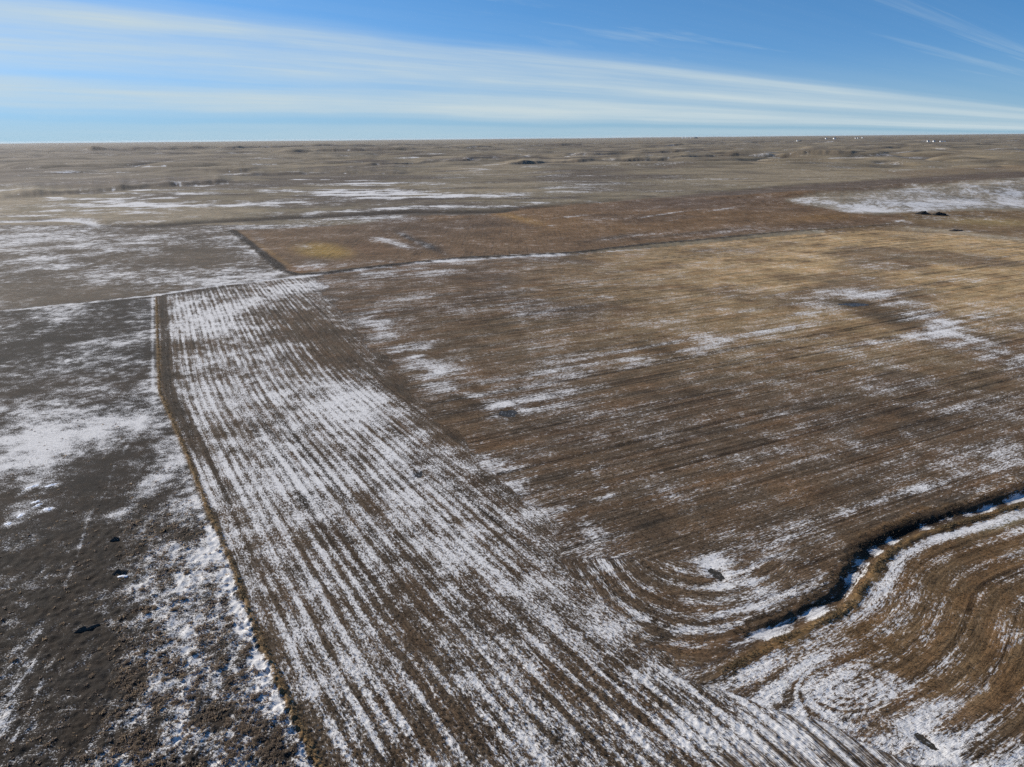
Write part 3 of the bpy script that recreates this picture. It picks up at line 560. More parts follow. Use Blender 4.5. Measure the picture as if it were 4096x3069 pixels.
# ------------------------------------------------------------------ ground material
def ground_material():
    mt = bpy.data.materials.new('ground'); mt.use_nodes = True
    n = mt.node_tree.nodes; l = mt.node_tree.links; n.clear()
    out = N(n, 'ShaderNodeOutputMaterial'); b = N(n, 'ShaderNodeBsdfPrincipled'); l.new(b.outputs[0], out.inputs[0])
    b.inputs['Roughness'].default_value = .92; b.inputs['Specular IOR Level'].default_value = .15
    def at(name): a = N(n, 'ShaderNodeAttribute'); a.attribute_name = name; return a
    row = at('row').outputs['Vector']; snow = at('snow').outputs['Fac']; soil = at('soil').outputs['Color']
    geo = N(n, 'ShaderNodeNewGeometry').outputs['Position']
    def noise(vec, scale, detail, rough=.6):
        t = N(n, 'ShaderNodeTexNoise'); l.new(vec, t.inputs['Vector']); t.inputs['Scale'].default_value = scale
        t.inputs['Detail'].default_value = detail; t.inputs['Roughness'].default_value = rough; return t.outputs['Fac']
    mm = lambda op, a, b_=None, c=None, clamp=False: math_node(n, l, op, a, b_, c, clamp)
    rows = at('rows').outputs['Fac']
    mp = N(n, 'ShaderNodeMapping'); mp.inputs['Scale'].default_value = (1.0, .035, 1.0); l.new(row, mp.inputs[0]); rowl = mp.outputs[0]
    n1 = noise(row, 2.4, 3, .7); n2 = noise(row, .30, 8, .78); n3a = noise(geo, .022, 9, .72); n3b = noise(geo, .007, 7, .68); nr = at('near').outputs['Fac']; n4 = noise(row, 7.0, 2, .6); n5 = noise(geo, .11, 4, .65)
    nl = noise(rowl, 1.1, 3, .7)
    n3 = mm('ADD', n3b, mm('MULTIPLY', mm('SUBTRACT', n3a, n3b), nr))
    nf = mm('ADD', .25, mm('MULTIPLY', nr, .75))
    n2 = mm('ADD', .5, mm('MULTIPLY', mm('SUBTRACT', n2, .5), nf))
    n1 = mm('ADD', .5, mm('MULTIPLY', mm('SUBTRACT', n1, .5), nf))
    cen = lambda v_, g: mm('MULTIPLY', mm('SUBTRACT', v_, .5), g)
    lines = mm('MULTIPLY', mm('SUBTRACT', nl, .5), rows)
    s = mm('ADD', snow, cen(n1, 1.5)); s = mm('ADD', s, cen(n2, 1.5)); s = mm('ADD', s, cen(n3, 1.5)); s = mm('ADD', s, cen(n5, mm('ADD', .55, mm('MULTIPLY', mm('SUBTRACT', 1.0, rows), 1.0)))); s = mm('ADD', s, mm('MULTIPLY', lines, .9)); s = mm('ADD', s, cen(n4, .7))
    ml = N(n, 'ShaderNodeMapping'); ml.inputs['Scale'].default_value = (.36, .010, 1.0); l.new(row, ml.inputs[0])
    tram = mm('MULTIPLY', smooth(n, l, noise(ml.outputs[0], 1.0, 2, .5), .56, .66), rows)
    mask = smooth(n, l, s, .32, .72)
    dk = mm('ADD', .80, cen(n1, .9)); dk = mm('ADD', dk, cen(n4, 1.3)); dk = mm('ADD', dk, cen(n2, 1.4)); dk = mm('ADD', dk, cen(n3, 1.5)); dk = mm('ADD', dk, cen(n5, .9)); dk = mm('ADD', dk, mm('MULTIPLY', lines, 1.9))
    dk = mm('SUBTRACT', dk, mm('MULTIPLY', tram, .34)); dk = mm('MAXIMUM', dk, .16)
    soilv = N(n, 'ShaderNodeVectorMath'); soilv.operation = 'SCALE'; l.new(soil, soilv.inputs[0]); l.new(dk, soilv.inputs['Scale'])
    tint = mixc(n, l, smooth(n, l, noise(row, .16, 6, .7), .42, .62, 0, .6), soilv.outputs[0], mixc(n, l, 1.0, soilv.outputs[0], (1.20, 1.0, .82), 'MULTIPLY'))
    sv = mm('ADD', .76, mm('ADD', cen(noise(row, 1.1, 4), .7), cen(n4, .6)))
    snv = N(n, 'ShaderNodeVectorMath'); snv.operation = 'SCALE'; snv.inputs[0].default_value = (.87, .84, .80); l.new(sv, snv.inputs['Scale'])
    col = mixc(n, l, mask, tint, snv.outputs[0])
    l.new(col, b.inputs['Base Color'])
    bp = N(n, 'ShaderNodeBump'); bp.inputs['Strength'].default_value = .55; bp.inputs['Distance'].default_value = .22
    l.new(mm('ADD', n1, mm('MULTIPLY', n2, .8)), bp.inputs['Height']); l.new(bp.outputs[0], b.inputs['Normal'])
    return mt
MG = ground_material()

# ------------------------------------------------------------------ cut the grid into the pieces of land
ii = np.arange(NR - 1)[:, None]; jj = np.arange(NA)[None]
j2 = (jj + 1) % NA
Q = np.stack([ii * NA + jj, ii * NA + j2, (ii + 1) * NA + j2, (ii + 1) * NA + jj], -1).reshape(-1, 4)
FC = CLS[Q[:, 0]]
P3 = np.stack([X, Y, H], 1).astype(np.float32)
def make_mesh(name, verts, faces, loops_per=4):
    me = bpy.data.meshes.new(name)
    me.vertices.add(len(verts)); me.vertices.foreach_set('co', np.ascontiguousarray(verts, np.float32).ravel())
    nf = len(faces); k = faces.shape[1]
    me.loops.add(nf * k); me.loops.foreach_set('vertex_index', np.ascontiguousarray(faces, np.int32).ravel())
    me.polygons.add(nf); me.polygons.foreach_set('loop_start', np.arange(nf, dtype=np.int32) * k)
    me.polygons.foreach_set('use_smooth', np.ones(nf, bool))
    me.update(calc_edges=True); return me
for c, nm in enumerate(NAMES):
    q = Q[FC == c]
    if not len(q): continue
    ids, inv = np.unique(q, return_inverse=True); inv = inv.reshape(q.shape)
    me = make_mesh(nm, P3[ids], inv[:, ::-1])
    a = me.attributes.new('snow', 'FLOAT', 'POINT'); a.data.foreach_set('value', SNOW[ids].astype(np.float32))
    a = me.attributes.new('near', 'FLOAT', 'POINT'); a.data.foreach_set('value', (1 - ss(D[ids], 1200, 4000)).astype(np.float32))
    a = me.attributes.new('rows', 'FLOAT', 'POINT'); a.data.foreach_set('value', np.where(FIELD[ids], np.where(inA[ids], .8, 1.0), np.where(CFIELD[ids], .5, 0)).astype(np.float32))
    a = me.attributes.new('row', 'FLOAT_VECTOR', 'POINT'); a.data.foreach_set('vector', ROW[ids].astype(np.float32).ravel())
    a = me.attributes.new('soil', 'FLOAT_COLOR', 'POINT'); a.data.foreach_set('color', np.concatenate([SOIL[ids], np.ones((len(ids), 1))], 1).astype(np.float32).ravel())
    me.materials.append(MG)
    o = bpy.data.objects.new(nm, me); COL.objects.link(o); props(o, LABELS[c], nm.replace('_', ' '), kind='structure')
# ------------------------------------------------------------------ reading the finished ground
Hg = H.reshape(NR, NA); Sg = SNOW.reshape(NR, NA); Vg = V.reshape(NR, NA); Ig = inA.reshape(NR, NA); Fg = FIELD.reshape(NR, NA)
NF = len(az_f)
def grid_uv(x, y):
    r = np.hypot(x, y); a = np.arctan2(x, y)
    i = np.clip(np.interp(r, RD, np.arange(NR)), 0, NR - 1.001); j = np.clip((np.degrees(a) + 46) / 92 * (NF - 1), 0, NF - 1.001)
    return i, j
def sample(arr, x, y):
    i, j = grid_uv(np.asarray(x, float), np.asarray(y, float)); i0 = i.astype(int); j0 = j.astype(int); fi = i - i0; fj = j - j0
    return (arr[i0, j0] * (1 - fi) * (1 - fj) + arr[i0 + 1, j0] * fi * (1 - fj) + arr[i0, j0 + 1] * (1 - fi) * fj + arr[i0 + 1, j0 + 1] * fi * fj)
def hit(u, v):
    """ground point seen at a picture point"""
    g = ground_at([u], [max(v, 330)])[0]; dd = _f + (u - CX) / F * _r - (v - CY) / F * _u
    az = math.atan2(dd[0], dd[1]); j = int(round((math.degrees(az) + 46) / 92 * (NF - 1)))
    col = Vg[:, j]; k = np.argmax(col <= v)
    if k == 0: k = NR - 30
    t = 0.0 if col[k - 1] == col[k] else (col[k - 1] - v) / (col[k - 1] - col[k]); r = RD[k - 1] + t * (RD[k] - RD[k - 1])
    return np.array([r * math.sin(az), r * math.cos(az), Hg[k - 1, j] * (1 - t) + Hg[k, j] * t])

# ------------------------------------------------------------------ plain materials
def material(name, c, rough=.9, var=.35, scale=1.5, attr=False, spec=.2):
    mt = bpy.data.materials.new(name); mt.use_nodes = True; n = mt.node_tree.nodes; l = mt.node_tree.links
    b = n['Principled BSDF']; b.inputs['Roughness'].default_value = rough; b.inputs['Specular IOR Level'].default_value = spec
    t = N(n, 'ShaderNodeTexNoise'); t.inputs['Scale'].default_value = scale; t.inputs['Detail'].default_value = 5
    tcn = N(n, 'ShaderNodeTexCoord'); l.new(tcn.outputs['Object'], t.inputs['Vector'])
    f_ = math_node(n, l, 'ADD', 1 - var * .9, math_node(n, l, 'MULTIPLY', t.outputs['Fac'], var * 1.8))
    if attr:
        a = N(n, 'ShaderNodeAttribute'); a.attribute_name = 'tone'; src = a.outputs['Color']
    else:
        rgb = N(n, 'ShaderNodeRGB'); rgb.outputs[0].default_value = (*c, 1); src = rgb.outputs[0]
    vm = N(n, 'ShaderNodeVectorMath'); vm.operation = 'SCALE'; l.new(src, vm.inputs[0]); l.new(f_, vm.inputs['Scale']); l.new(vm.outputs[0], b.inputs['Base Color'])
    return mt
M_grass = material('dry_growth', (0, 0, 0), .95, .3, 3, True)
def thin_leaf(mt, k=.45):
    n = mt.node_tree.nodes; l = mt.node_tree.links; b = n['Principled BSDF']; out = n['Material Output']
    tr = N(n, 'ShaderNodeBsdfTranslucent'); l.new(b.inputs['Base Color'].links[0].from_socket, tr.inputs['Color'])
    mx = N(n, 'ShaderNodeMixShader'); mx.inputs[0].default_value = k; l.new(b.outputs[0], mx.inputs[1]); l.new(tr.outputs[0], mx.inputs[2]); l.new(mx.outputs[0], out.inputs[0])
thin_leaf(M_grass)
M_soil = material('dark_soil', (.060, .050, .042), .95, .6, .8)
M_peat = material('black_soil', (.022, .020, .018), .95, .6, .4)
M_snow = material('drifted_snow', (.82, .84, .88), .6, .06, 1.2)
M_white = material('white_metal', (.80, .80, .78), .5, .05, .3, spec=.4)
M_grey = material('grey_metal', (.30, .30, .31), .5, .15, .3, spec=.4)
M_dark = material('dark_boards', (.05, .045, .04), .8, .3, .5)
M_roof = material('grey_roof', (.20, .20, .21), .7, .2, .4)
M_bark = material('bark', (.05, .04, .035), .95, .3, 2)
M_twig = material('bare_twigs', (.055, .048, .045), .95, .4, 2)
def water_material():
    mt = bpy.data.materials.new('muddy_water'); mt.use_nodes = True; n = mt.node_tree.nodes; l = mt.node_tree.links
    b = n['Principled BSDF']; b.inputs['Roughness'].default_value = .5; b.inputs['Specular IOR Level'].default_value = .12
    t = N(n, 'ShaderNodeTexNoise'); t.inputs['Scale'].default_value = .9; t.inputs['Detail'].default_value = 6; t.inputs['Roughness'].default_value = .7
    tcn = N(n, 'ShaderNodeTexCoord'); l.new(tcn.outputs['Object'], t.inputs['Vector'])
    ice = smooth(n, l, t.outputs['Fac'], .56, .66)
    l.new(mixc(n, l, ice, (.042, .036, .026), (.5, .52, .54)), b.inputs['Base Color'])
    l.new(smooth(n, l, t.outputs['Fac'], .54, .64, .38, .8), b.inputs['Roughness']); return mt
M_water = water_material()

def link(o): COL.objects.link(o); return o
def obj(name, me, mat=None, parent=None, loc=None, rz=0.0, sc=None):
    if mat and not me.materials: me.materials.append(mat)
    o = link(bpy.data.objects.new(name, me))
    if parent: o.parent = parent
    if loc is not None: o.location = loc
    if rz: o.rotation_euler = (0, 0, rz)
    if sc is not None: o.scale = sc
    return o
def empty(name, loc, rz=0.0):
    o = link(bpy.data.objects.new(name, None)); o.location = loc; o.rotation_euler = (0, 0, rz); return o
def tuft_mesh(name, P, hgt, wid, nb, lean, tone, seed=0, jit=.25):
    """many small tufts: each a fan of nb tapering blades rooted at P; tone = colour per tuft"""
    g = np.random.default_rng(seed); n = len(P); k = n * nb
    base = np.repeat(P, nb, 0); h = np.repeat(hgt, nb) * g.uniform(.55, 1.1, k); w = np.repeat(wid, nb)
    a = g.uniform(0, 2 * np.pi, k); ln = g.uniform(.1, 1, k) * lean * h; off = g.uniform(0, 1, k)[:, None] ** .5 * w[:, None]
    root = base.copy(); root[:, 0] += np.cos(a) * off[:, 0]; root[:, 1] += np.sin(a) * off[:, 0]
    tip = root.copy(); a2 = a + g.normal(0, .6, k); tip[:, 0] += np.cos(a2) * ln; tip[:, 1] += np.sin(a2) * ln; tip[:, 2] += h
    b = g.uniform(0, 2 * np.pi, k); ww = w * g.uniform(.25, .5, k)
    p1 = root.copy(); p1[:, 0] += np.cos(b) * ww; p1[:, 1] += np.sin(b) * ww; p2 = root.copy(); p2[:, 0] -= np.cos(b) * ww; p2[:, 1] -= np.sin(b) * ww
    p1[:, 2] -= .06; p2[:, 2] -= .06
    vv = np.stack([p1, p2, tip], 1).reshape(-1, 3); ff = np.arange(3 * k).reshape(-1, 3)
    me = make_mesh(name, vv, ff)
    t = np.repeat(tone, nb, 0) * g.uniform(1 - jit, 1 + jit, (k, 1)); t = np.repeat(t, 3, 0)
    at_ = me.attributes.new('tone', 'FLOAT_COLOR', 'POINT'); at_.data.foreach_set('color', np.concatenate([t, np.ones((len(t), 1))], 1).astype(np.float32).ravel())
    me.polygons.foreach_set('use_smooth', np.zeros(len(ff), bool)); me.materials.append(M_grass); return me
def mound_mesh(name, lx, ly, h, seed, rough=.18, nx=22, ny=14, skew=0.0, base=.3, sharp=1.3):
    """a heap with a crest along its length and a ragged foot; solid, closed below ground"""
    g = seed; vs = []; fs = []
    for iy in range(ny + 1):
        for ix in range(nx + 1):
            s_, t_ = ix / nx * 2 - 1, iy / ny * 2 - 1
            r = math.sqrt(s_ * s_ + t_ * t_); k = 1.0
            m = max(abs(s_), abs(t_)); q = m / r if r > 1e-6 else 1            # square -> disc
            x, y = s_ * q, t_ * q; rr = math.hypot(x, y)
            nz = float(fbm(np.array([x * 1.7 + g]), np.array([y * 1.7 + g * 2]), 3, .6, 5)[0])
            z = h * max(0.0, (1 - rr ** sharp)) * (1 + rough * 3 * nz) - (base if rr > .98 else 0) 
            e = 1 + rough * 1.2 * nz
            vs.append((x * lx * e + skew * z, y * ly * e, z))
    for iy in range(ny):
        for ix in range(nx):
            a = iy * (nx + 1) + ix; fs.append((a, a + 1, a + nx + 2, a + nx + 1))
    return make_mesh(name, np.array(vs), np.array(fs))
def box_mesh(name, sx, sy, z0, z1):
    vs = np.array([(x, y, z) for z in (z0, z1) for (x, y) in ((-sx, -sy), (sx, -sy), (sx, sy), (-sx, sy))], float)
    fs = np.array([(0, 3, 2, 1), (4, 5, 6, 7), (0, 1, 5, 4), (1, 2, 6, 5), (2, 3, 7, 6), (3, 0, 4, 7)])
    me = make_mesh(name, vs, fs); me.polygons.foreach_set('use_smooth', np.zeros(len(fs), bool)); return me
def gable_mesh(name, sx, sy, z0, rise, over=.4):
    sx += over; sy += over; t = .25
    vs = []; 
    for zz in (0, t):
        vs += [(-sx, -sy, z0 + zz), (sx, -sy, z0 + zz), (sx, sy, z0 + zz), (-sx, sy, z0 + zz), (-sx, 0, z0 + rise + zz), (sx, 0, z0 + rise + zz)]
    fs = [(6, 7, 11, 10), (8, 9, 10, 11), (0, 4, 5, 1), (2, 5, 4, 3), (0, 1, 7, 6), (2, 3, 9, 8)]
    tri = [(6, 10, 9, 9), (7, 8, 11, 11)]
    me = bpy.data.meshes.new(name); me.from_pydata(vs, [], fs + [(0, 6, 10, 4), (4, 10, 9, 3), (1, 5, 11, 7), (5, 2, 8, 11), (0, 3, 4), (1, 5, 2)]); me.update(); return me

# ------------------------------------------------------------------ growth along the fence row
def along(pts, step, jit, seed, d_max=1e9):
    g = np.random.default_rng(seed); out = []
    for (a, b) in zip(pts[:-1], pts[1:]):
        L = math.hypot(*(b - a)); n = max(1, int(L / step)); t = (np.arange(n) + g.uniform(0, 1, n)) / n
        q = a[None] + (b - a)[None] * t[:, None]; nrm = np.array([-(b - a)[1], (b - a)[0]]) / L
        out.append(q + nrm[None] * g.normal(0, jit, n)[:, None])
    return np.vstack(out)
Q_ = along(FENCE, .16, .30, 3); gq = np.random.default_rng(5)
Q_ = Q_[np.hypot(Q_[:, 0], Q_[:, 1]) > 70]
den = pn(Q_[:, 0] / 6, Q_[:, 1] / 6, 14); Q_ = Q_[(gq.uniform(0, 1, len(Q_)) < .75 + .8 * den)]
hq = gq.uniform(.25, .65, len(Q_)) * (1 + .6 * pn(Q_[:, 0] / 4, Q_[:, 1] / 4, 15)); 
P_ = np.column_stack([Q_, sample(Hg, Q_[:, 0], Q_[:, 1]) - .1])
tn = np.where(gq.uniform(0, 1, (len(Q_), 1)) < .65, np.array([[.25, .19, .12]]), np.array([[.11, .085, .06]])) * gq.uniform(.7, 1.25, (len(Q_), 1))
props(obj('weed_row', tuft_mesh('weed_row', P_, hq, np.full(len(Q_), .24), 7, .5, tn, 6)), 'long tan row of dead weeds along the pasture fence line', 'weeds', kind='stuff')
# grass lining the ditch
dl = along(DITCH, .10, .8, 8); sg = np.random.default_rng(9)
Dv = np.gradient(DITCH, axis=0); 
def offset_line(pts, off):
    t = np.gradient(pts, axis=0); t /= np.hypot(t[:, 0], t[:, 1])[:, None]; return pts + np.column_stack([t[:, 1], -t[:, 0]]) * off
near_bank = along(offset_line(DITCH, 3.0)[3:], .06, .6, 10); far_bank = along(offset_line(DITCH, -3.4)[12:], .13, .9, 11)
def bank(name, q, label, c, hh, seed):
    g = np.random.default_rng(seed); r_ = np.hypot(q[:, 0], q[:, 1]); q = q[(r_ > 80) & (r_ < 520) & (np.abs(np.arctan2(q[:, 0], q[:, 1])) < R(45))]
    keep = g.uniform(0, 1, len(q)) < .55 + 1.7 * pn(q[:, 0] / 8, q[:, 1] / 8, 16); q = q[keep]
    p = np.column_stack([q, sample(Hg, q[:, 0], q[:, 1])]); h = g.uniform(.35, .8, len(q)) * hh * (1 + .7 * pn(q[:, 0] / 5, q[:, 1] / 5, 18))
    t = np.array([c]) * g.uniform(.6, 1.35, (len(q), 1))
    props(obj(name, tuft_mesh(name, p, h, np.full(len(q), .22), 5, .7, t, seed)), label, 'grass', kind='stuff')
bank('bank_grass', near_bank, 'golden dry grass lining the near bank of the winding ditch', (.185, .138, .080), .8, 12)
bank('bank_grass', far_bank, 'brown dry grass along the far bank of the winding ditch', (.105, .078, .052), .8, 13)
# stubble standing in the near field
g = np.random.default_rng(20); n = 260000
dep = np.radians(g.uniform(11.5, 52, n)); rr_ = CAMH / np.tan(dep); aa_ = np.radians(g.uniform(-45, 45, n)); q = np.column_stack([rr_ * np.sin(aa_), rr_ * np.cos(aa_)])
fi, fj = grid_uv(q[:, 0], q[:, 1]); fi = fi.astype(int); fj = fj.astype(int)
ok = Fg[fi, fj] & (g.uniform(0, 1, n) < np.clip(.95 - .9 * Sg[fi, fj], .12, 1)); ok &= (CLS.reshape(NR, NA)[fi, fj] == 3)
q = q[ok]; fi = fi[ok]; fj = fj[ok]; q = q[:70000]; fi = fi[:70000]; fj = fj[:70000]
isA = Ig[fi, fj]; soilq = SOIL.reshape(NR, NA, 3)[fi, fj]
p = np.column_stack([q, sample(Hg, q[:, 0], q[:, 1])])
r_ = np.hypot(q[:, 0], q[:, 1])
hs = g.uniform(.12, .30, len(q)) * (1 + r_ / 500); ws = np.clip(.10 * (1 + r_ / 220), .1, .3)
props(obj('stubble', tuft_mesh('stubble', p, hs, ws, 4, .8, soilq * g.uniform(.75, 1.5, (len(q), 1)), 21)), 'short cut brown stubble standing across the near field', 'stubble', kind='stuff')
# low shrubs of the pasture
g = np.random.default_rng(30); n = 60000
dep = np.radians(g.uniform(18, 52, n)); rr_ = CAMH / np.tan(dep); aa_ = np.radians(g.uniform(-45, -5, n)); q = np.column_stack([rr_ * np.sin(aa_), rr_ * np.cos(aa_)])
fi, fj = grid_uv(q[:, 0], q[:, 1]); fi = fi.astype(int); fj = fj.astype(int)
sh2 = shr.reshape(NR, NA)[fi, fj]; pl = PAST_LO.reshape(NR, NA)[fi, fj]; clump = fbm(q[:, 0] / 4.5, q[:, 1] / 7, 3, .6, 44)
pr = np.where(pl, .05 + sh2 * np.clip(.36 + 1.3 * clump - .9 * (Sg[fi, fj] - .4), .03, 1), 0)
dfe = seg_dist(q[:, 0], q[:, 1], FENCE)[0]
ok = (g.uniform(0, 1, n) < pr) & (dfe > 1.4); q = q[ok]; sh2 = sh2[ok]
rq_ = np.hypot(q[:, 0], q[:, 1]); sz = g.uniform(.22, .52, len(q)) * (1 + .5 * (g.uniform(0, 1, len(q)) > .9)); zq = sample(Hg, q[:, 0], q[:, 1])
un = project(q[:, 0], q[:, 1], zq); vis = (un[0] > 15) & (un[0] < 2200) & (un[1] < 1640)
order = np.argsort(-np.where(vis, sz / rq_, 0)); big = order[:260]; rest = order[260:]
def shrub_variant(i):
    gg = np.random.default_rng(100 + i); m = 26; th = gg.uniform(0, 2 * np.pi, m); rad = gg.uniform(0, 1, m) ** .6 * .75
    P = np.column_stack([np.cos(th) * rad, np.sin(th) * rad, np.zeros(m)]); hh = (1.25 - .75 * rad ** 2) * gg.uniform(.7, 1.1, m)
    col = np.where(gg.uniform(0, 1, (m, 1)) < .35, np.array([[.34, .26, .18]]), np.array([[.23, .18, .14]]))
    return tuft_mesh('shrub', P, hh, np.full(m, .30), 5, .6, col, 200 + i)
SV = [shrub_variant(i) for i in range(7)]
for k, i in enumerate(big):
    s_ = float(sz[i])
    o = obj('shrub', SV[k % 7], None, None, (q[i, 0], q[i, 1], float(zq[i]) - .04), random.uniform(0, 6.28), (s_, s_, s_ * random.uniform(.5, .8)))
    props(o, 'larger dark brown shrub among the snow patches left of the weed row', 'shrub', 'shrubs in the snowy pasture')
pr_ = np.column_stack([q[rest], zq[rest]]); cs = np.where(g.uniform(0, 1, (len(rest), 1)) < .35, np.array([[.34, .26, .18]]), np.array([[.24, .19, .15]])) * g.uniform(.7, 1.3, (len(rest), 1))
props(obj('low_scrub', tuft_mesh('low_scrub', pr_, sz[rest] * .72, sz[rest] * .8, 9, .7, cs, 31)), 'countless small brown scrub plants over the lower left pasture', 'scrub', kind='stuff')

# ------------------------------------------------------------------ meltwater
for k, (cx_, cy_, a_, b_, rz_, zz, lab) in enumerate(PUD):
    m = 40; th = np.linspace(0, 2 * np.pi, m, endpoint=False); rad = 1 + .45 * pn(np.cos(th) * 1.4 + k * 5, np.sin(th) * 1.4, 55) + .2 * pn(np.cos(th) * 4 + k * 5, np.sin(th) * 4, 56)
    top = np.column_stack([np.cos(th) * rad * a_, np.sin(th) * rad * b_, np.zeros(m)]); bot = top.copy(); bot[:, 2] = -.25
    vs = np.vstack([top, bot, [[0, 0, 0]]]); me = bpy.data.meshes.new('puddle')
    fs = [(i, (i + 1) % m, 2 * m) for i in range(m)] + [(i, i + m, (i + 1) % m + m, (i + 1) % m) for i in range(m)]
    me.from_pydata([tuple(v_) for v_ in vs], [], fs); me.update()
    props(obj('puddle', me, M_water, None, (cx_, cy_, zz), rz_), lab, 'puddle', 'puddles of muddy meltwater', kind='structure')

# ------------------------------------------------------------------ heaps, mounds, drifts
for k, (u, v_, lx, ly, h, lab) in enumerate([(1992, 463, 11.5, 6, 4.2, 'black heap of dug soil below the snowy hill, left of two'), (2028, 465, 12, 5.5, 3.8, 'black heap of dug soil below the snowy hill, right of two')]):
    c = hit(u, v_); props(obj('soil_heap', mound_mesh('soil_heap', lx, ly, h, 3.7 + k * 5, .22), M_peat, None, (c[0], c[1], c[2] - .3), .1), lab, 'soil heap', 'heaps of dug soil')
c = hit(2065, 499); props(obj('stone_pile', mound_mesh('stone_pile', 9, 3, 1.8, 9.1, .3), M_soil, None, (c[0], c[1], c[2] - .1)), 'low dark stone pile on the pale edge of the far right field', 'stone pile')
for k, (u, v_, lx, ly, h, rz_, lab) in enumerate([(247, 1166, 1.5, .7, .75, .5, 'small dark burrow mound with two humps in the brown pasture'), (256, 1238, 2.0, .9, .9, .35, 'dark burrow mound with bright snow at its foot in the brown pasture'), (185, 1358, 2.6, .9, .6, .55, 'long low dark earth bank in the bare lower left pasture')]):
    c = hit(u, v_); props(obj('earth_mound', mound_mesh('earth_mound', lx, ly, h, 1.3 + k * 3, .3), M_soil, None, (c[0], c[1], c[2] - .05), rz_), lab, 'earth mound', 'burrow mounds in the pasture')
c = hit(264, 1246); props(obj('snow_drift', mound_mesh('snow_drift', 1.3, .6, .16, 8.8, .25), M_snow, None, (c[0], c[1], c[2] - .03), .1), 'small bright snow drift at the foot of a burrow mound', 'snow drift', 'snow drifts in the pasture')
for k, (x0, y0, x1, y1, w_, lab) in enumerate([(86, 1961, 170, 1932, 1.5, 'long white snow drift above the trail, at the upper left'), (162, 1952, 241, 1930, 1.5, 'long white snow drift above the trail, right of its twin'), (111, 2022, 171, 1994, 1.6, 'short snow drift in the hollow just above the trail end'), (127, 2033, 177, 2008, 1.2, 'narrow white snow drift crossing the end of the trail'), (162, 2043, 218, 2030, 1.5, 'ragged white snow drift just below the trail end'), (63, 2070, 105, 2052, 1.6, 'stubby white snow drift below the trail at the left edge'), (12, 2100, 50, 2090, 1.4, 'lowest white snow drift near the left edge')]):
    a = hit(x0 * .54, y0 * .54); b = hit(x1 * .54, y1 * .54); c = (a + b) / 2; L = math.hypot(b[0] - a[0], b[1] - a[1])
    zc_ = float(np.max(sample(Hg, np.array([a[0], c[0], b[0]]), np.array([a[1], c[1], b[1]])))) - .10
    props(obj('snow_drift', mound_mesh('snow_drift', L * .5, w_ * .8, .20, 2.2 + k * 4, .30, 40, 20, sharp=1.2), M_snow, None, (c[0], c[1], zc_), math.atan2(b[1] - a[1], b[0] - a[0])), lab, 'snow drift', 'snow drifts in the pasture')
# clods thrown up along the furrow
g = np.random.default_rng(61); fq = along(FURROW, .9, 2.0, 62); fq = fq[g.uniform(0, 1, len(fq)) < .9]
zf = sample(Hg, fq[:, 0], fq[:, 1]); ico = np.array([(0, 0, 1), (.9, 0, .3), (.2, .9, .3), (-.8, .5, .3), (-.7, -.6, .3), (.3, -.9, .3), (0, 0, -.4)]); icf = np.array([(0, 1, 2), (0, 2, 3), (0, 3, 4), (0, 4, 5), (0, 5, 1), (6, 2, 1), (6, 3, 2), (6, 4, 3), (6, 5, 4), (6, 1, 5)])
sc_ = g.uniform(.12, .42, len(fq)); vs = (ico[None] * sc_[:, None, None] * g.uniform(.6, 1.3, (len(fq), 7, 1)) + np.column_stack([fq, zf])[:, None]).reshape(-1, 3)
fs = (icf[None] + 7 * np.arange(len(fq))[:, None, None]).reshape(-1, 3)
props(obj('soil_clods', make_mesh('soil_clods', vs, fs), M_soil), 'dark clods of turned soil along the furrow round the far field', 'soil clods', kind='stuff')

# ------------------------------------------------------------------ far farmsteads
def px_size(px4096, p): return px4096 / 2844.0 * float(np.linalg.norm(p - np.array([0, 0, CAMH])))
def barn(name, u, v_, wpx, hpx, label, cat, wall=M_white, group=None, rz_=.3, ratio=.7):
    p = hit(u, v_); w = px_size(wpx, p) / 2; h = px_size(hpx, p)
    t = empty(name, (p[0], p[1], p[2] - .5), rz_); wm_ = obj('wall', box_mesh('wall', w, w * ratio, 0, h * .66), wall, t)
    obj('roof', gable_mesh('roof', w, w * ratio, h * .66, h * .34), M_roof, t)
    dm = box_mesh('door', w * .2, .12, 0, h * .42); d_ = obj('door', dm, M_dark, t, (0, -w * ratio - .1, 0)); 
    return props(t, label, cat, group)
def grain_bin(u, v_, wpx, hpx, label):
    p = hit(u, v_); r_ = px_size(wpx, p) / 2; h = px_size(hpx, p); m = 16; th = np.linspace(0, 2 * np.pi, m, endpoint=False)
    t = empty('grain_bin', (p[0], p[1], p[2] - .5)); ring = np.column_stack([np.cos(th) * r_, np.sin(th) * r_])
    vs = [(x, y, 0) for x, y in ring] + [(x, y, h * .72) for x, y in ring]; me = bpy.data.meshes.new('wall'); me.from_pydata(vs, [], [(i, (i + 1) % m, (i + 1) % m + m, i + m) for i in range(m)]); me.update(); obj('wall', me, M_white, t)
    vs = [(x * 1.04, y * 1.04, h * .71) for x, y in ring] + [(0, 0, h)]; me = bpy.data.meshes.new('roof'); me.from_pydata(vs, [], [(i, (i + 1) % m, m) for i in range(m)] + [tuple(range(m))[::-1]]); me.update(); obj('roof', me, M_white, t)
    return props(t, label, 'grain bin', 'grain bins near the horizon')
grain_bin(1474, 299.2, 5, 6, 'widest white grain bin of the row near the horizon'); grain_bin(1480.5, 299.2, 3, 5, 'second white grain bin from the left near the horizon'); grain_bin(1484.5, 299.2, 3, 5, 'third white grain bin from the left near the horizon'); grain_bin(1492, 299.2, 3, 5, 'rightmost white grain bin of the row near the horizon')
barn('shed', 1502, 299.2, 12, 5, 'low dark shed beside the white grain bins', 'shed', M_dark)
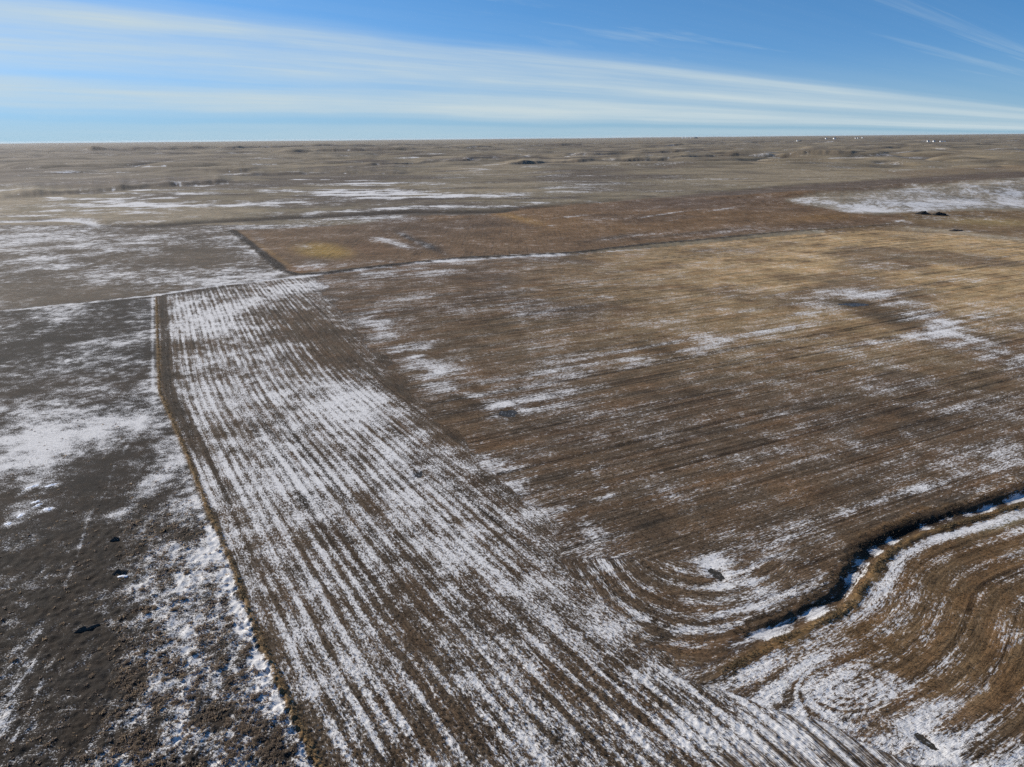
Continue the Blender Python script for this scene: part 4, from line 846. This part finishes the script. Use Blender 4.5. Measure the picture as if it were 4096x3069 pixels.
barn('barn', 1722, 305.6, 5, 6, 'lone white-walled barn on the far pale field', 'barn', M_white); barn('shed', 1727.5, 305.8, 9, 4, 'low dark shed joined to the lone white barn', 'shed', M_dark)
barn('farmhouse', 1784, 300.6, 6, 5, 'small white farmhouse inside the dark windbreak', 'house'); barn('barn', 1802, 300.6, 8, 5.5, 'white barn near the right end of the windbreak', 'barn')
barn('shed', 1848, 299.4, 5, 4, 'left of three pale sheds right of the windbreak', 'shed'); barn('shed', 1853, 299.2, 4, 4, 'middle of three pale sheds right of the windbreak', 'shed'); barn('shed', 1862.5, 298.8, 4, 5, 'right of three pale sheds right of the windbreak', 'shed')
for k, (u, w_, h_, nm, lab) in enumerate([(2004, 7, 6, 'farmhouse', 'leftmost white house of the far right farmstead'), (2016.5, 7, 6, 'barn', 'second white barn of the far right farmstead'), (2031, 6, 5, 'barn', 'middle white barn of the far right farmstead'), (2035.5, 5, 4, 'shed', 'small pale shed beside the middle barn, far right'), (2040.5, 5, 5, 'shed', 'rightmost white shed of the far right farmstead')]):
    barn(nm, u, 306.8 - .03 * k, w_, h_, lab, {'farmhouse': 'house', 'barn': 'barn', 'shed': 'shed'}[nm], rz_=.2 + .2 * k)
def tree_meshes(i):
    gg = np.random.default_rng(400 + i); m = 12; vs = []; fs = []
    def limb(a, b, r0, r1):
        o_ = len(vs); ax = np.array([1, 0, 0]); ay = np.array([0, 1, 0])
        for c_, r_ in ((a, r0), (b, r1)):
            for t in range(5): vs.append(tuple(c_ + r_ * (math.cos(t * 1.2566) * ax + math.sin(t * 1.2566) * ay)))
        for t in range(5): fs.append((o_ + t, o_ + (t + 1) % 5, o_ + 5 + (t + 1) % 5, o_ + 5 + t))
    limb(np.array([0, 0, -.5]), np.array([.1, 0, 3.0]), .28, .18); ends = []
    for t in range(7):
        a = t * .9 + gg.uniform(0, .5); e = np.array([math.cos(a) * gg.uniform(1, 2.2), math.sin(a) * gg.uniform(1, 2.2), gg.uniform(4, 7)]); limb(np.array([.05, 0, gg.uniform(1.6, 2.8)]), e, .12, .04); ends.append(e)
    tr = bpy.data.meshes.new('trunk'); tr.from_pydata(vs, [], fs); tr.update()
    P = np.vstack([e + gg.normal(0, .8, (22, 3)) * np.array([1, 1, .9]) for e in ends]); k = len(P); dirs = gg.normal(0, 1, (k, 3)); dirs[:, 2] = np.abs(dirs[:, 2]); dirs /= np.linalg.norm(dirs, axis=1)[:, None]
    side = np.cross(dirs, gg.normal(0, 1, (k, 3))); side /= np.linalg.norm(side, axis=1)[:, None]
    v3 = np.stack([P - side * .22, P + side * .22, P + dirs * 1.1], 1).reshape(-1, 3); cr = make_mesh('crown', v3, np.arange(3 * k).reshape(-1, 3)); return tr, cr
TV = [tree_meshes(i) for i in range(3)]
def tree(u, v_, s_, k, label, group):
    p = hit(u, v_); t = empty('farm_tree', (p[0], p[1], p[2] - .2), random.uniform(0, 6.28)); t.scale = (s_, s_, s_ * random.uniform(.8, 1.1))
    obj('trunk', TV[k % 3][0], M_bark, t); obj('crown', TV[k % 3][1], M_twig, t); props(t, label, 'tree', group)
for k, u in enumerate(list(np.linspace(1771, 1781, 5)) + list(np.linspace(1787, 1800, 5)) + list(np.linspace(1806, 1824, 8))): tree(u, 300.4, 2.2, k, 'dark bare tree in the windbreak round the small white farmhouse', 'windbreak trees')
for k, u in enumerate((1989, 1993, 1997, 2001)): tree(u, 307.2, 1.6, k, 'dark bare tree left of the far right farmstead', 'trees left of the far right farmstead')
for k, u in enumerate((2022, 2026, 2070, 2075, 2085)): tree(u, 306.6, 1.5, k, 'dark bare tree among and beyond the far right farm buildings', 'trees beside the far right farmstead')

# ------------------------------------------------------------------ thin winter haze over the plain
hz = bpy.data.materials.new('haze'); hz.use_nodes = True; hn = hz.node_tree.nodes; hl = hz.node_tree.links; hn.clear()
ho = N(hn, 'ShaderNodeOutputMaterial'); pv = N(hn, 'ShaderNodeVolumePrincipled'); hl.new(pv.outputs[0], ho.inputs['Volume'])
pv.inputs['Color'].default_value = (.84, .88, .93, 1); pv.inputs['Density'].default_value = 6e-6; pv.inputs['Anisotropy'].default_value = 0.2
zt = float(max(H.max() + 30, CAMH + 20)); zb = float(H.min() - 1.0)
hb_ = box_mesh('haze', 76000, 76000, zb, zt); props(obj('haze', hb_, hz), 'thin pale haze over the whole plain', 'haze', kind='stuff')
